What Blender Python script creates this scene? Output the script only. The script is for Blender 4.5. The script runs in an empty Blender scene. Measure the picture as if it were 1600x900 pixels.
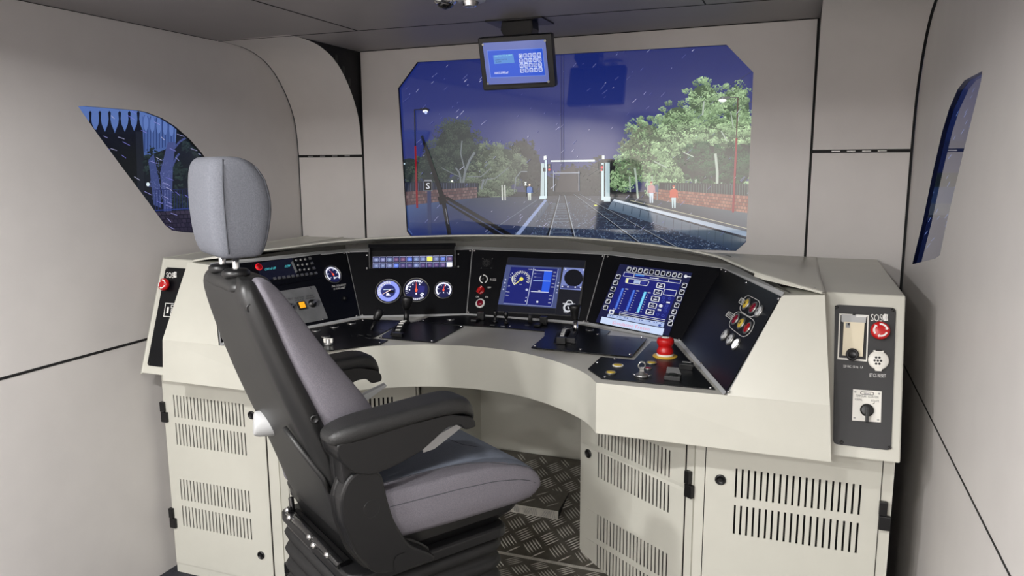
import bpy, bmesh, math, random
import numpy as np
from mathutils import Vector, Matrix
from mathutils.geometry import tessellate_polygon
random.seed(7)
scn = bpy.context.scene
COL = scn.collection
EYE = 1.59                                   # camera height above the main floor

# ------------------------------------------------------------ camera
FPX = 1187.56
YAW, PIT, ROL = 0.36013994, 0.16391011, -0.00520488
CAM = np.array([0.97602673, 0.0, EYE])
def _rot():
    cy, sy, cp, sp = math.cos(YAW), math.sin(YAW), math.cos(PIT), math.sin(PIT)
    f = np.array([-sy*cp, cy*cp, -sp]); r = np.array([cy, sy, 0.0]); u = np.cross(r, f)
    c, s = math.cos(ROL), math.sin(ROL)
    return np.array([c*r+s*u, -s*r+c*u, f])
RM = _rot()
cam = bpy.data.cameras.new('camera'); cam.sensor_width = 36.0; cam.lens = 36.0*FPX/1600; cam.clip_start = 0.02
co = bpy.data.objects.new('camera', cam); COL.objects.link(co)
co.matrix_world = Matrix(((RM[0][0], RM[1][0], -RM[2][0], CAM[0]), (RM[0][1], RM[1][1], -RM[2][1], CAM[1]),
                          (RM[0][2], RM[1][2], -RM[2][2], CAM[2]), (0, 0, 0, 1)))
scn.camera = co

# ------------------------------------------------------------ world, lamps, exposure
w = bpy.data.worlds.new('world'); scn.world = w; w.use_nodes = True
w.node_tree.nodes['Background'].inputs[0].default_value = (0.5, 0.52, 0.55, 1)
w.node_tree.nodes['Background'].inputs[1].default_value = 0.05
scn.view_settings.view_transform = 'Standard'; scn.view_settings.look = 'None'
scn.view_settings.exposure = 0.0; scn.view_settings.gamma = 1.0
try: scn.view_settings.use_curve_mapping = False
except Exception: pass
def area(name, loc, rot, sx, sy, power, color=(1, 0.95, 0.88), spread=180):
    l = bpy.data.lights.new(name, 'AREA'); l.shape = 'RECTANGLE'; l.size = sx; l.size_y = sy
    l.energy = power; l.color = color; l.spread = math.radians(spread)
    o = bpy.data.objects.new(name, l); COL.objects.link(o); o.location = loc; o.rotation_euler = rot
    return o
CEIL = EYE+0.497
def spot(loc, power, half=85, blend=0.03, color=(1, 0.99, 0.98), r=0.045, p=0.86):
    """recessed downlight: beam falls off with cos(angle)**p like a lamp behind a diffuser"""
    l = bpy.data.lights.new('ceiling_spot', 'SPOT'); l.energy = power; l.color = color; l.spot_size = math.radians(2*half); l.spot_blend = blend
    l.shadow_soft_size = r; l.use_nodes = True; nt = l.node_tree; em = next(n for n in nt.nodes if n.type == 'EMISSION')
    g = nt.nodes.new('ShaderNodeNewGeometry'); sx = nt.nodes.new('ShaderNodeSeparateXYZ'); ab = nt.nodes.new('ShaderNodeMath'); ab.operation = 'ABSOLUTE'
    pw = nt.nodes.new('ShaderNodeMath'); pw.operation = 'POWER'; pw.inputs[1].default_value = p
    nt.links.new(g.outputs['Incoming'], sx.inputs[0]); nt.links.new(sx.outputs['Z'], ab.inputs[0]); nt.links.new(ab.outputs[0], pw.inputs[0]); nt.links.new(pw.outputs[0], em.inputs['Strength'])
    o = bpy.data.objects.new('ceiling_spot', l); COL.objects.link(o); o.location = loc; return o
for x, k in ((-0.55, 1.5), (0.55, 0.62)):    # recessed downlights in the ceiling behind the seat, plus an added rear pair
    spot((x, 0.45, CEIL-0.015), 118*k)
    spot((x, -0.75, CEIL-0.015), 128*k)
    spot((x, -1.5, CEIL-0.015), 180)  # pair added to brighten the unseen back wall mirrored in the screen

# ------------------------------------------------------------ helpers
def lin(c):
    return tuple(((v/255.0)/12.92 if v/255.0 <= 0.04045 else ((v/255.0+0.055)/1.055)**2.4) for v in c[:3])
def V(p): return Vector((float(p[0]), float(p[1]), float(p[2])))
def ray(px, py):
    return RM.T @ np.array([(px-800)/FPX, -(py-450)/FPX, 1.0])
def hit(px, py, p0, n):
    d = ray(px, py); n = np.asarray(n, float); p0 = np.asarray(p0, float)
    return CAM + d*((n @ (p0-CAM))/(n @ d))
def onz(px, py, z): return hit(px, py, (0, 0, z+EYE), (0, 0, 1))
def onx(px, py, x): return hit(px, py, (x, 0, 0), (1, 0, 0))
def ony(px, py, y): return hit(px, py, (0, y, 0), (0, 1, 0))
class Plane:
    def __init__(s, p0, n):
        s.p0 = np.asarray(p0, float); n = np.asarray(n, float); n = n/np.linalg.norm(n)
        if n @ (CAM-s.p0) < 0: n = -n
        s.n = n
        ux = np.cross([0, 0, 1.0], n)
        if np.linalg.norm(ux) < 1e-3: ux = np.array([1.0, 0, 0])
        s.ux = ux/np.linalg.norm(ux); s.uy = np.cross(n, s.ux)
    def at(s, px, py, h=0.0): return hit(px, py, s.p0+s.n*h, s.n)
    def many(s, P, h=0.0):
        P = np.asarray(P, float); d = np.stack([(P[:, 0]-800)/FPX, -(P[:, 1]-450)/FPX, np.ones(len(P))], 1) @ RM
        t = (s.n @ (s.p0-CAM))/(d @ s.n); return CAM + d*t[:, None] + s.n*np.asarray(h).reshape(-1, 1)

# materials
MATS = {}
def mat(name, rgb, rough=0.5, metal=0.0, spec=0.5, noise=0.0, nscale=60, bump=0.0, bscale=300, emit=None, estr=0.0, coat=0.0):
    m = bpy.data.materials.new(name); m.use_nodes = True; nt = m.node_tree; b = nt.nodes['Principled BSDF']
    c = lin(rgb)
    b.inputs['Base Color'].default_value = (*c, 1); b.inputs['Roughness'].default_value = rough
    b.inputs['Metallic'].default_value = metal; b.inputs['Specular IOR Level'].default_value = spec
    b.inputs['Coat Weight'].default_value = coat
    tc = nt.nodes.new('ShaderNodeTexCoord')
    if noise:
        n = nt.nodes.new('ShaderNodeTexNoise'); n.inputs['Scale'].default_value = nscale; n.inputs['Detail'].default_value = 4
        nt.links.new(tc.outputs['Object'], n.inputs['Vector'])
        r = nt.nodes.new('ShaderNodeValToRGB'); r.color_ramp.elements[0].position = 0.35; r.color_ramp.elements[1].position = 0.65
        r.color_ramp.elements[0].color = (*[v*(1-noise) for v in c], 1); r.color_ramp.elements[1].color = (*[min(1, v*(1+noise)) for v in c], 1)
        nt.links.new(n.outputs['Fac'], r.inputs['Fac']); nt.links.new(r.outputs['Color'], b.inputs['Base Color'])
    if bump:
        n2 = nt.nodes.new('ShaderNodeTexNoise'); n2.inputs['Scale'].default_value = bscale; n2.inputs['Detail'].default_value = 3
        nt.links.new(tc.outputs['Object'], n2.inputs['Vector'])
        bp = nt.nodes.new('ShaderNodeBump'); bp.inputs['Strength'].default_value = bump; bp.inputs['Distance'].default_value = 0.002
        nt.links.new(n2.outputs['Fac'], bp.inputs['Height']); nt.links.new(bp.outputs['Normal'], b.inputs['Normal'])
    if emit:
        b.inputs['Emission Color'].default_value = (*lin(emit), 1); b.inputs['Emission Strength'].default_value = estr
    MATS[name] = m; return m
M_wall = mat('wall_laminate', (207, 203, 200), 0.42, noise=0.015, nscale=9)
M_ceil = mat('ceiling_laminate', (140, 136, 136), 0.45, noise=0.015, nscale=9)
M_gap = mat('panel_gap_black', (12, 12, 13), 0.7)
M_cream = mat('cream_steel', (200, 199, 188), 0.36, noise=0.012, nscale=12)
M_creamdk = mat('grey_desk_laminate', (192, 190, 182), 0.4, noise=0.012, nscale=14)
M_inside = mat('cabinet_inside', (14, 14, 14), 0.8)
M_black = mat('black_panel', (10, 11, 15), 0.32, spec=0.3)
M_charc = mat('charcoal_plate', (44, 44, 45), 0.5)
M_plastic = mat('black_plastic', (17, 17, 18), 0.38)
M_rubber = mat('black_rubber', (15, 15, 16), 0.6)
M_shell = mat('seat_shell_plastic', (31, 31, 31), 0.42, bump=0.12, bscale=900)
M_pad = mat('armrest_vinyl', (34, 34, 34), 0.42, bump=0.5, bscale=500)
M_fab = mat('grey_seat_fabric', (116, 113, 120), 0.95, spec=0.15, noise=0.14, nscale=520, bump=0.3, bscale=500)
M_fabdk = mat('slate_seat_fabric', (106, 112, 124), 0.95, spec=0.15, noise=0.09, nscale=420, bump=0.3, bscale=500)
M_head = mat('headrest_fabric', (106, 108, 115), 0.95, spec=0.15, noise=0.1, nscale=320, bump=0.3, bscale=500)
M_seam = mat('fabric_seam', (70, 72, 78), 0.9)
M_chrome = mat('chrome', (215, 215, 215), 0.16, metal=1.0)
M_steel = mat('brushed_steel', (176, 176, 174), 0.35, metal=0.9)
M_plate = mat('grey_aluminium', (132, 133, 133), 0.42, metal=0.4, noise=0.1, nscale=20)
M_white = mat('white_print', (228, 228, 224), 0.5)
M_print = mat('black_print', (20, 20, 22), 0.5)
M_wplast = mat('white_plastic', (232, 230, 222), 0.4)
M_gplast = mat('light_grey_plastic', (176, 177, 177), 0.42)
M_beige = mat('cream_plastic', (222, 212, 186), 0.4)
M_red = mat('red_plastic', (190, 22, 24), 0.3)
M_redlens = mat('dark_red_lens', (120, 12, 34), 0.25)
M_redlens2 = mat('red_lens', (150, 10, 18), 0.25)
M_yellow = mat('yellow_lens', (196, 168, 58), 0.3)
M_yellowp = mat('yellow_plastic', (214, 176, 66), 0.4)
M_glass = mat('clear_lens', (188, 190, 190), 0.25)
M_lit = mat('lit_white_lens', (240, 240, 240), 0.3, emit=(255, 255, 252), estr=1.0)
M_amber = mat('lit_amber_button', (236, 160, 30), 0.35, emit=(240, 160, 30), estr=0.7)
M_redlit = mat('lit_red_button', (200, 20, 30), 0.35, emit=(250, 30, 45), estr=0.35)
M_band = mat('hood_shadow_paint', (74, 73, 68), 0.55)  # console cream darkened to imitate the shade below the hood
M_back = mat('back_wall_paint', (230, 222, 218), 0.5)
M_reveal = mat('screen_reveal', (16, 22, 52), 0.25)
M_tread = mat('checker_plate_base', (98, 94, 86), 0.42, metal=0.35, noise=0.12, nscale=40)
M_tbar = mat('checker_plate_bar', (190, 187, 180), 0.34, metal=0.6)
M_edge = mat('bare_aluminium_edge', (206, 203, 194), 0.38, metal=0.5, noise=0.12, nscale=50)
M_floor = mat('dark_floor', (36, 38, 46), 0.7, noise=0.5, nscale=160)
M_gloss = mat('gloss_black_steel', (8, 8, 9), 0.12, coat=0.6)
def display_mat(name, rough, ior):
    m = bpy.data.materials.new(name); m.use_nodes = True; nt = m.node_tree; b = nt.nodes['Principled BSDF']
    a = nt.nodes.new('ShaderNodeAttribute'); a.attribute_name = 'Col'
    b.inputs['Base Color'].default_value = (0.008, 0.008, 0.01, 1); b.inputs['Roughness'].default_value = rough; b.inputs['IOR'].default_value = ior
    nt.links.new(a.outputs['Color'], b.inputs['Emission Color']); b.inputs['Emission Strength'].default_value = 1.0
    return m
M_disp = display_mat('display_pixels', 0.12, 1.45)
M_scr = display_mat('projection_pixels', 0.05, 1.9)
M_side = display_mat('side_screen_pixels', 0.02, 1.9)
M_dial = bpy.data.materials.new('dial_print'); M_dial.use_nodes = True
_b = M_dial.node_tree.nodes['Principled BSDF']; _a = M_dial.node_tree.nodes.new('ShaderNodeAttribute'); _a.attribute_name = 'Col'
M_dial.node_tree.links.new(_a.outputs['Color'], _b.inputs['Base Color']); M_dial.node_tree.links.new(_a.outputs['Color'], _b.inputs['Emission Color'])
_b.inputs['Emission Strength'].default_value = 0.75; _b.inputs['Roughness'].default_value = 0.3       # back-lit dials

# objects
WLOC = {}
def thing(name, label, cat, loc, group=None, rotz=0.0):
    o = bpy.data.objects.new(name, None); o.empty_display_size = 0.05; COL.objects.link(o)
    o.location = V(loc); o.rotation_euler = (0, 0, rotz); o['label'] = label; o['category'] = cat
    if group: o['group'] = group
    WLOC[o.name] = np.asarray(loc, float); return o
def origin_of(o):
    while o is not None:
        if o.name in WLOC: return WLOC[o.name]
        o = o.parent
    return np.zeros(3)
class B:
    def __init__(s): s.v = []; s.f = []; s.m = []; s.mats = []; s.sm = []; s.col = None
    def mi(s, m):
        if m not in s.mats: s.mats.append(m)
        return s.mats.index(m)
    def add(s, vs, fs, m, smooth=False):
        k = len(s.v); i = s.mi(m)
        s.v += [tuple(float(c) for c in p) for p in vs]
        for f in fs: s.f.append([k+j for j in f]); s.m.append(i); s.sm.append(smooth)
        return s
    def poly(s, pts, m): return s.add(pts, [list(range(len(pts)))], m)
    def prism(s, pts, d, m, m_side=None):
        n = len(pts); d = np.asarray(d, float); P = [np.asarray(p, float) for p in pts]
        s.add(P+[p+d for p in P], [list(range(n))[::-1], list(range(n, 2*n))], m)
        return s.add(P+[p+d for p in P], [[i, (i+1) % n, n+(i+1) % n, n+i] for i in range(n)], m_side or m)
    def box(s, c, hx, hy, hz, m, ax=(1, 0, 0), ay=(0, 1, 0), az=(0, 0, 1)):
        c = np.asarray(c, float); ax = np.asarray(ax, float)*hx; ay = np.asarray(ay, float)*hy; az = np.asarray(az, float)*hz
        vs = [c+ax*i+ay*j+az*k for k in (-1, 1) for j in (-1, 1) for i in (-1, 1)]
        return s.add(vs, [[0, 2, 3, 1], [4, 5, 7, 6], [0, 1, 5, 4], [2, 6, 7, 3], [0, 4, 6, 2], [1, 3, 7, 5]], m)
    def bx(s, x0, x1, y0, y1, z0, z1, m):
        return s.box(((x0+x1)/2, (y0+y1)/2, (z0+z1)/2), abs(x1-x0)/2, abs(y1-y0)/2, abs(z1-z0)/2, m)
    def lathe(s, c, axis, prof, m, seg=20, smooth=True):
        c = np.asarray(c, float); a = np.asarray(axis, float); a = a/np.linalg.norm(a)
        u = np.cross(a, [0, 0, 1.0]) if abs(a[2]) < 0.9 else np.cross(a, [1.0, 0, 0]); u = u/np.linalg.norm(u); v = np.cross(a, u)
        vs = []; fs = []
        for r, h in prof:
            for i in range(seg):
                t = 2*math.pi*i/seg; vs.append(c+a*h+(u*math.cos(t)+v*math.sin(t))*r)
        for k in range(len(prof)-1):
            for i in range(seg):
                j = (i+1) % seg; fs.append([k*seg+i, k*seg+j, (k+1)*seg+j, (k+1)*seg+i])
        fs.append([(len(prof)-1)*seg+i for i in range(seg)]); fs.append([i for i in range(seg)][::-1])
        return s.add(vs, fs, m, smooth)
    def tube(s, pts, r, m, seg=8):
        P = [np.asarray(p, float) for p in pts]; vs = []; fs = []
        for i, p in enumerate(P):
            t = P[min(i+1, len(P)-1)]-P[max(i-1, 0)]; t = t/np.linalg.norm(t)
            u = np.cross(t, [0, 0, 1.0]) if abs(t[2]) < 0.9 else np.cross(t, [1.0, 0, 0]); u = u/np.linalg.norm(u); v = np.cross(t, u)
            for k in range(seg):
                a = 2*math.pi*k/seg; vs.append(p+(u*math.cos(a)+v*math.sin(a))*r)
        for i in range(len(P)-1):
            for k in range(seg): fs.append([i*seg+k, i*seg+(k+1) % seg, (i+1)*seg+(k+1) % seg, (i+1)*seg+k])
        fs.append(list(range(seg))[::-1]); fs.append([(len(P)-1)*seg+k for k in range(seg)])
        return s.add(vs, fs, m, True)
    def loft(s, rings, m, cap=True, smooth=True):
        n = len(rings[0]); vs = [p for r in rings for p in r]; fs = []
        for k in range(len(rings)-1):
            for i in range(n): fs.append([k*n+i, k*n+(i+1) % n, (k+1)*n+(i+1) % n, (k+1)*n+i])
        if cap: fs.append(list(range(n))[::-1]); fs.append([(len(rings)-1)*n+i for i in range(n)])
        return s.add(vs, fs, m, smooth)
    def build(s, name, parent=None, bevel=0.0, bseg=2, subd=0, local=False, kind=None, flip=True):
        me = bpy.data.meshes.new(name); off = np.zeros(3) if (parent is None or local) else origin_of(parent)
        vs = np.array(s.v, float)-off
        me.from_pydata([tuple(p) for p in vs], [], s.f)
        for m in s.mats: me.materials.append(m)
        for p, i, sm in zip(me.polygons, s.m, s.sm): p.material_index = i; p.use_smooth = sm
        if s.col is not None:
            at = me.color_attributes.new('Col', 'FLOAT_COLOR', 'POINT')
            at.data.foreach_set('color', np.array(s.col, np.float32).ravel())
        elif flip:
            bm = bmesh.new(); bm.from_mesh(me); bmesh.ops.recalc_face_normals(bm, faces=bm.faces); bm.to_mesh(me); bm.free()
        o = bpy.data.objects.new(name, me); COL.objects.link(o)
        if parent is not None: o.parent = parent
        if bevel:
            bm = bmesh.new(); bm.from_mesh(me); bmesh.ops.remove_doubles(bm, verts=bm.verts, dist=1e-5); bm.to_mesh(me); bm.free()
            md = o.modifiers.new('bevel', 'BEVEL'); md.width = bevel; md.segments = bseg; md.limit_method = 'ANGLE'; md.angle_limit = math.radians(35)
        if subd:
            md = o.modifiers.new('subsurf', 'SUBSURF'); md.levels = subd; md.render_levels = subd
        if kind: o['kind'] = kind
        return o
def struct(name, b, bevel=0.0): return b.build(name, None, bevel=bevel, kind='structure')

# text: outlines of the built-in font as 2-D polygons, cap height 1
_tc = {}
def glyphs(t):
    if t in _tc: return _tc[t]
    c = bpy.data.curves.new('text', 'FONT'); c.body = t; c.resolution_u = 2
    o = bpy.data.objects.new('text', c); COL.objects.link(o)
    dg = bpy.context.evaluated_depsgraph_get(); me = bpy.data.meshes.new_from_object(o.evaluated_get(dg))
    vs = np.array([v.co[:2] for v in me.vertices]).reshape(-1, 2); fs = [list(p.vertices) for p in me.polygons]
    bpy.data.objects.remove(o); bpy.data.curves.remove(c); bpy.data.meshes.remove(me)
    vs = vs-np.array([vs[:, 0].min(), 0]); wd = vs[:, 0].max(); vs = vs/np.array([wd, 0.69])
    _tc[t] = (vs, fs); return _tc[t]
def text_on(b, pl, t, p0, p1, up, m, h=0.0008):
    """t written from photograph point p0 to p1 along its baseline, on plane pl"""
    vs, fs = glyphs(t); p0 = np.array(p0, float); ex = np.array(p1, float)-p0; ey = np.array(up, float)
    P = p0+vs[:, :1]*ex+vs[:, 1:]*ey
    b.add(list(pl.many(P, h)), fs, m)
class Disp(B):
    """flat picture on a screen: coloured polygons stacked a hair apart"""
    def __init__(s, pl, m, h0=0.0, dh=2e-6): super().__init__(); s.pl = pl; s.mt = m; s.h = h0; s.dh = dh; s.col = []
    def pg(s, pts, c, c2=None):
        s.h += s.dh; n = len(pts); W = s.pl.many(pts, s.h)
        s.add(list(W), [list(range(n))], s.mt)
        cs = c if isinstance(c, list) else [c]*n
        for q in cs: s.col.append((*lin(q), 1.0))
        return s
    def ln(s, p, q, wd, c):
        p = np.array(p, float); q = np.array(q, float); d = q-p; d = d/max(np.linalg.norm(d), 1e-6); n = np.array([-d[1], d[0]])*wd/2
        return s.pg([p-n, q-n, q+n, p+n], c)
    def path(s, pts, wd, c, closed=False):
        P = list(pts)+([pts[0]] if closed else [])
        for a, b in zip(P[:-1], P[1:]): s.ln(a, b, wd, c)
        return s
    def el(s, cx, cy, rx, ry, c, ang=0, n=20, a0=0, a1=360):
        ca, sa = math.cos(math.radians(ang)), math.sin(math.radians(ang)); P = []
        for i in range(n):
            t = math.radians(a0+(a1-a0)*i/n); x, y = rx*math.cos(t), ry*math.sin(t); P.append((cx+x*ca-y*sa, cy+x*sa+y*ca))
        return s.pg(P, c)
    def tx(s, t, p0, p1, up, c):
        s.h += s.dh*4; vs, fs = glyphs(t); p0 = np.array(p0, float); ex = np.array(p1, float)-p0; ey = np.array(up, float)
        P = p0+vs[:, :1]*ex+vs[:, 1:]*ey; s.add(list(s.pl.many(P, s.h)), fs, s.mt); s.col += [(*lin(c), 1.0)]*len(vs)
        return s
    def many_quads(s, Q, C, hs):
        """Q: n x 4 x 2 pixel quads, C: n colours"""
        n = len(Q); W = s.pl.many(np.asarray(Q).reshape(-1, 2), np.repeat(hs, 4)); k = len(s.v); i = s.mi(s.mt)
        s.v += [tuple(p) for p in W]
        for j in range(n): s.f.append([k+4*j, k+4*j+1, k+4*j+2, k+4*j+3]); s.m.append(i); s.sm.append(False)
        for c in C: s.col += [(*lin(c), 1.0)]*4
def rnd_poly(pts, r, n=4):
    """round the corners of a 2-D or 3-D polygon"""
    out = []; k = len(pts); P = [np.asarray(p, float) for p in pts]
    for i in range(k):
        a, b, c = P[i-1], P[i], P[(i+1) % k]; u = a-b; v = c-b; lu, lv = np.linalg.norm(u), np.linalg.norm(v)
        q = min(r, lu*0.45, lv*0.45); s0, s1 = b+u/lu*q, b+v/lv*q
        for j in range(n+1):
            t = j/n; out.append((1-t)**2*s0+2*t*(1-t)*b+t*t*s1)
    return out
def inset(pts, d):
    """move the edges of a planar convex polygon inwards by d"""
    P = [np.asarray(p, float) for p in pts]; n = len(P); c = sum(P)/n; N = np.cross(P[1]-P[0], P[2]-P[0]); N /= np.linalg.norm(N); L = []
    for i in range(n):
        a, b = P[i], P[(i+1) % n]; t = (b-a)/np.linalg.norm(b-a); m = np.cross(N, t)
        if m @ (c-a) < 0: m = -m
        L.append((a+m*d, t))
    out = []
    for i in range(n):
        (p, t), (q, u) = L[i-1], L[i]; A = np.array([t, -u]).T; s = np.linalg.lstsq(A, q-p, rcond=None)[0]; out.append(p+t*s[0])
    return out
def smooth(pts, k=4):
    out = []
    for i in range(len(pts)-1):
        p0, p1, p2, p3 = [np.array(pts[max(0, min(len(pts)-1, i+d))], float) for d in (-1, 0, 1, 2)]
        for q in range(k):
            t = q/k; out.append(0.5*(2*p1+(p2-p0)*t+(2*p0-5*p1+4*p2-p3)*t*t+(3*p1-p0-3*p2+p3)*t**3))
    return out+[np.array(pts[-1], float)]
def screw(parent, p, n, r=0.005, m=None, name='screw'):
    return B().lathe(p, n, [(r*0.2, -0.002), (r, -0.002), (r, r*0.35), (r*0.7, r*0.6), (r*0.25, r*0.6), (r*0.2, r*0.35)], m or M_chrome, 12).build(name, parent)

# ============================================================ ROOM
XL, XR, YF, YB, CW = -1.29, 1.336, 3.05, -2.3, 0.497+EYE
FSL = -0.046                                                       # the front wall stands a little askew
def YW(x): return YF+FSL*x
def onf(px, py): return hit(px, py, (0, YF, 0), (-FSL, 1, 0))
# cove profile in (y, z): ends vertical at y = e
def cove(e):
    P = [(e-0.50, CW), (e-0.405, CW-0.002), (e-0.33, CW-0.010), (e-0.27, CW-0.025), (e-0.204, CW-0.053), (e-0.141, CW-0.100), (e-0.082, CW-0.170), (e-0.036, CW-0.250), (e-0.011, CW-0.335), (e, CW-0.467), (e, 0.0)]
    out = [P[0]]
    for i in range(len(P)-2):                                   # Catmull-Rom smoothing
        p0, p1, p2, p3 = P[max(i-1, 0)], P[i], P[i+1], P[min(i+2, len(P)-2)]
        for k in range(1, 5):
            t = k/4; out.append(tuple(0.5*(2*p1[j]+(p2[j]-p0[j])*t+(2*p0[j]-5*p1[j]+4*p2[j]-p3[j])*t*t+(3*p1[j]-p0[j]-3*p2[j]+p3[j])*t**3) for j in (0, 1)))
    return out+[P[-1]]
EL, ER = YW(XL), YW(XR)
covL, covR = cove(EL), cove(ER)
lw_px = [(122, 166), (135.5, 165.8), (214.8, 172.5), (230, 175.6), (253, 184.5), (273.6, 197.3), (296.6, 217.7), (314.5, 238), (326, 253.5)]
LWIN = [onx(*q, XL)[1:] for q in lw_px]
LWIN += [np.array([2.60, EYE-0.09]), np.array([2.66, EYE-0.22]), np.array([2.69, EYE-0.32]), np.array([2.66, EYE-0.325])]
LWIN += [onx(*q, XL)[1:] for q in [(304, 364), (286, 362.7), (268.5, 360), (258, 352), (230, 313.6), (186.7, 256), (153.5, 211.3)]]
RWIN = [onx(*q, XR)[1:] for q in [(1534.6, 111), (1507, 125.6), (1496, 140), (1483, 170), (1472, 206), (1457.6, 268.6), (1441, 349), (1425.4, 413), (1437.5, 410), (1461, 404), (1468.6, 398.7), (1478, 353), (1505, 239), (1533, 126)]]
def wall_hole(b, outer, hole, mk, m, depth=0.0, mr=None):
    """flat wall polygon with a cut-out; mk maps (a, b, d) to 3-D, d = depth behind the wall face"""
    o = [Vector((p[0], p[1], 0)) for p in outer]; h = [Vector((p[0], p[1], 0)) for p in hole]
    allp = o+h; tr = tessellate_polygon([o, h])
    b.add([mk(p[0], p[1], 0) for p in allp], [list(t) for t in tr], m)
    n = len(h)
    b.add([mk(p[0], p[1], 0) for p in h]+[mk(p[0], p[1], depth) for p in h], [[i, (i+1) % n, n+(i+1) % n, n+i] for i in range(n)], mr or m)
b = B(); outl = [(YB, 0)]+[(YB, CW)]+list(covL); wall_hole(b, outl, LWIN, lambda a, c, d: (XL-d, a, c), M_wall, 0.012, M_gap); struct('wall_left', b)
b = B(); outr = [(YB, 0)]+[(YB, CW)]+list(covR); wall_hole(b, outr, RWIN, lambda a, c, d: (XR+d, a, c), M_wall, 0.012, M_reveal); struct('wall_right', b)
struct('wall_back', B().bx(XL-.02, XR+.02, YB-.05, YB, 0, CW, M_back))
struct('floor', B().bx(XL-.02, XR+.02, YB, YF+.2, -0.05, 0, M_floor))
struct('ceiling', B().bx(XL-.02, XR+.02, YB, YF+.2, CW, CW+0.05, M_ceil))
# front wall: screen panel between the coves, with the chamfered opening
FW = [(-0.914, 0.0), (-0.914, CW), (1.003, CW), (1.003, 0.0)]
fpx = [(652, 97), (1135, 70), (1177, 113), (1166, 378), (1150, 392)]
FWIN = [onf(*q)[[0, 2]] for q in fpx]+[np.array([-0.66, EYE-0.352]), np.array([-0.697, EYE-0.31])]+[onf(622, 138)[[0, 2]]]
b = B(); wall_hole(b, FW, FWIN, lambda a, c, d: (a, YW(a)+d, c), M_wall, 0.012, M_gap); struct('wall_front', b)
def cove_panel(name, x0, x1):
    b = B(); Z = EYE+0.033
    def prof(x, part):
        e = YW(x); pr = cove(e)
        return [p for p in pr if p[1] > Z+0.004]+[(e, Z+0.006)] if part == 0 else [(e, Z-0.006), (e, 0)]
    for part in (0, 1):
        P, Q = prof(x0, part), prof(x1, part); k = len(P)
        b.add([(x0, p[0], p[1]) for p in P]+[(x1, p[0], p[1]) for p in Q], [[i, i+1, k+i+1, k+i] for i in range(k-1)], M_wall, True)
        b.add([(x0, p[0]+.012, p[1]+.002) for p in P]+[(x1, p[0]+.012, p[1]+.002) for p in Q], [[i, i+1, k+i+1, k+i] for i in range(k-1)], M_gap)
    return struct(name, b)
cove_panel('trim_1', XL+0.006, -0.925); cove_panel('trim_2', 1.012, XR-0.009)
# black return plates and shadow gaps beside the cove panels
b = B()
for x in (-0.9245, 1.011):
    e = YW(x); pr = cove(e); P = [(x, p[0], p[1]) for p in pr[:-1]]+[(x, e, EYE+0.033), (x, e+.1, EYE+.033), (x, e+.1, CW)]
    tr = tessellate_polygon([[Vector((p[1], p[2], 0)) for p in P]]); b.add(P, [list(t) for t in tr], M_gap)
for x0, x1 in ((-0.926, -0.9135), (1.0025, 1.0125)): e = YW(x0); b.bx(x0, x1, e+.006, e+.03, 0, CW, M_gap)
for e, x in ((EL, XL+0.001), (ER, XR-0.010)):
    pr = cove(e)
    for p, q in zip(pr[:-1], pr[1:]):
        b.add([(x, p[0]+.005, p[1]+.001), (x+.010, p[0]+.005, p[1]+.001), (x+.010, q[0]+.005, q[1]+.001), (x, q[0]+.005, q[1]+.001)], [[0, 1, 2, 3]], M_gap)
for x0, x1 in ((XL, -0.925), (1.012, XR)):
    b.prism([(x0, YW(x0)+.006, EYE+.02), (x1, YW(x1)+.006, EYE+.02), (x1, YW(x1)+.006, EYE+.046), (x0, YW(x0)+.006, EYE+.046)], (0, .006, 0), M_gap)
for k in range(4):
    for x in (-1.01-.07*k, 1.09+.05*k): b.box((x, YW(x)+.004, EYE+.033), .014, .0012, .0014, M_steel, (1, FSL, 0))
struct('trim_3', b)
b = B()                                                           # slots in the black return plate
for (y, z) in ((2.912, .446), (2.965, .404), (3.009, .355)):
    b.bx(-0.9243, -0.9232, y-.010, y+.010, EYE+z-.016, EYE+z+.016, M_plastic)
struct('trim_4', b)
# seams: side walls and ceiling
b = B(); z = -.648+EYE; b.bx(XL, XL+.0012, YB, EL-.002, z-.0045, z+.0045, M_gap); struct('trim_5', b)
b = B(); z = -.680+EYE; b.bx(XR-.0012, XR, YB, ER, z-.0025, z+.0025, M_gap); struct('trim_6', b)
b = B(); g = 0.0012
b.bx(XL, XR, 2.613, 2.618, CW-g, CW, M_gap); b.bx(-.633, -.628, YB, 2.615, CW-g, CW, M_gap); b.bx(.659, .664, YB, 2.615, CW-g, CW, M_gap)
b.bx(XL, XL+.006, YB, 2.60, CW-g, CW, M_gap); struct('trim_7', b)
struct('trim_8', B().prism([(-.914, YW(-.914), CW-.003), (1.003, YW(1.003), CW-.003), (1.003, YW(1.003)-.003, CW-.003), (-.914, YW(-.914)-.003, CW-.003)], (0, 0, .003), M_gap))

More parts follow.
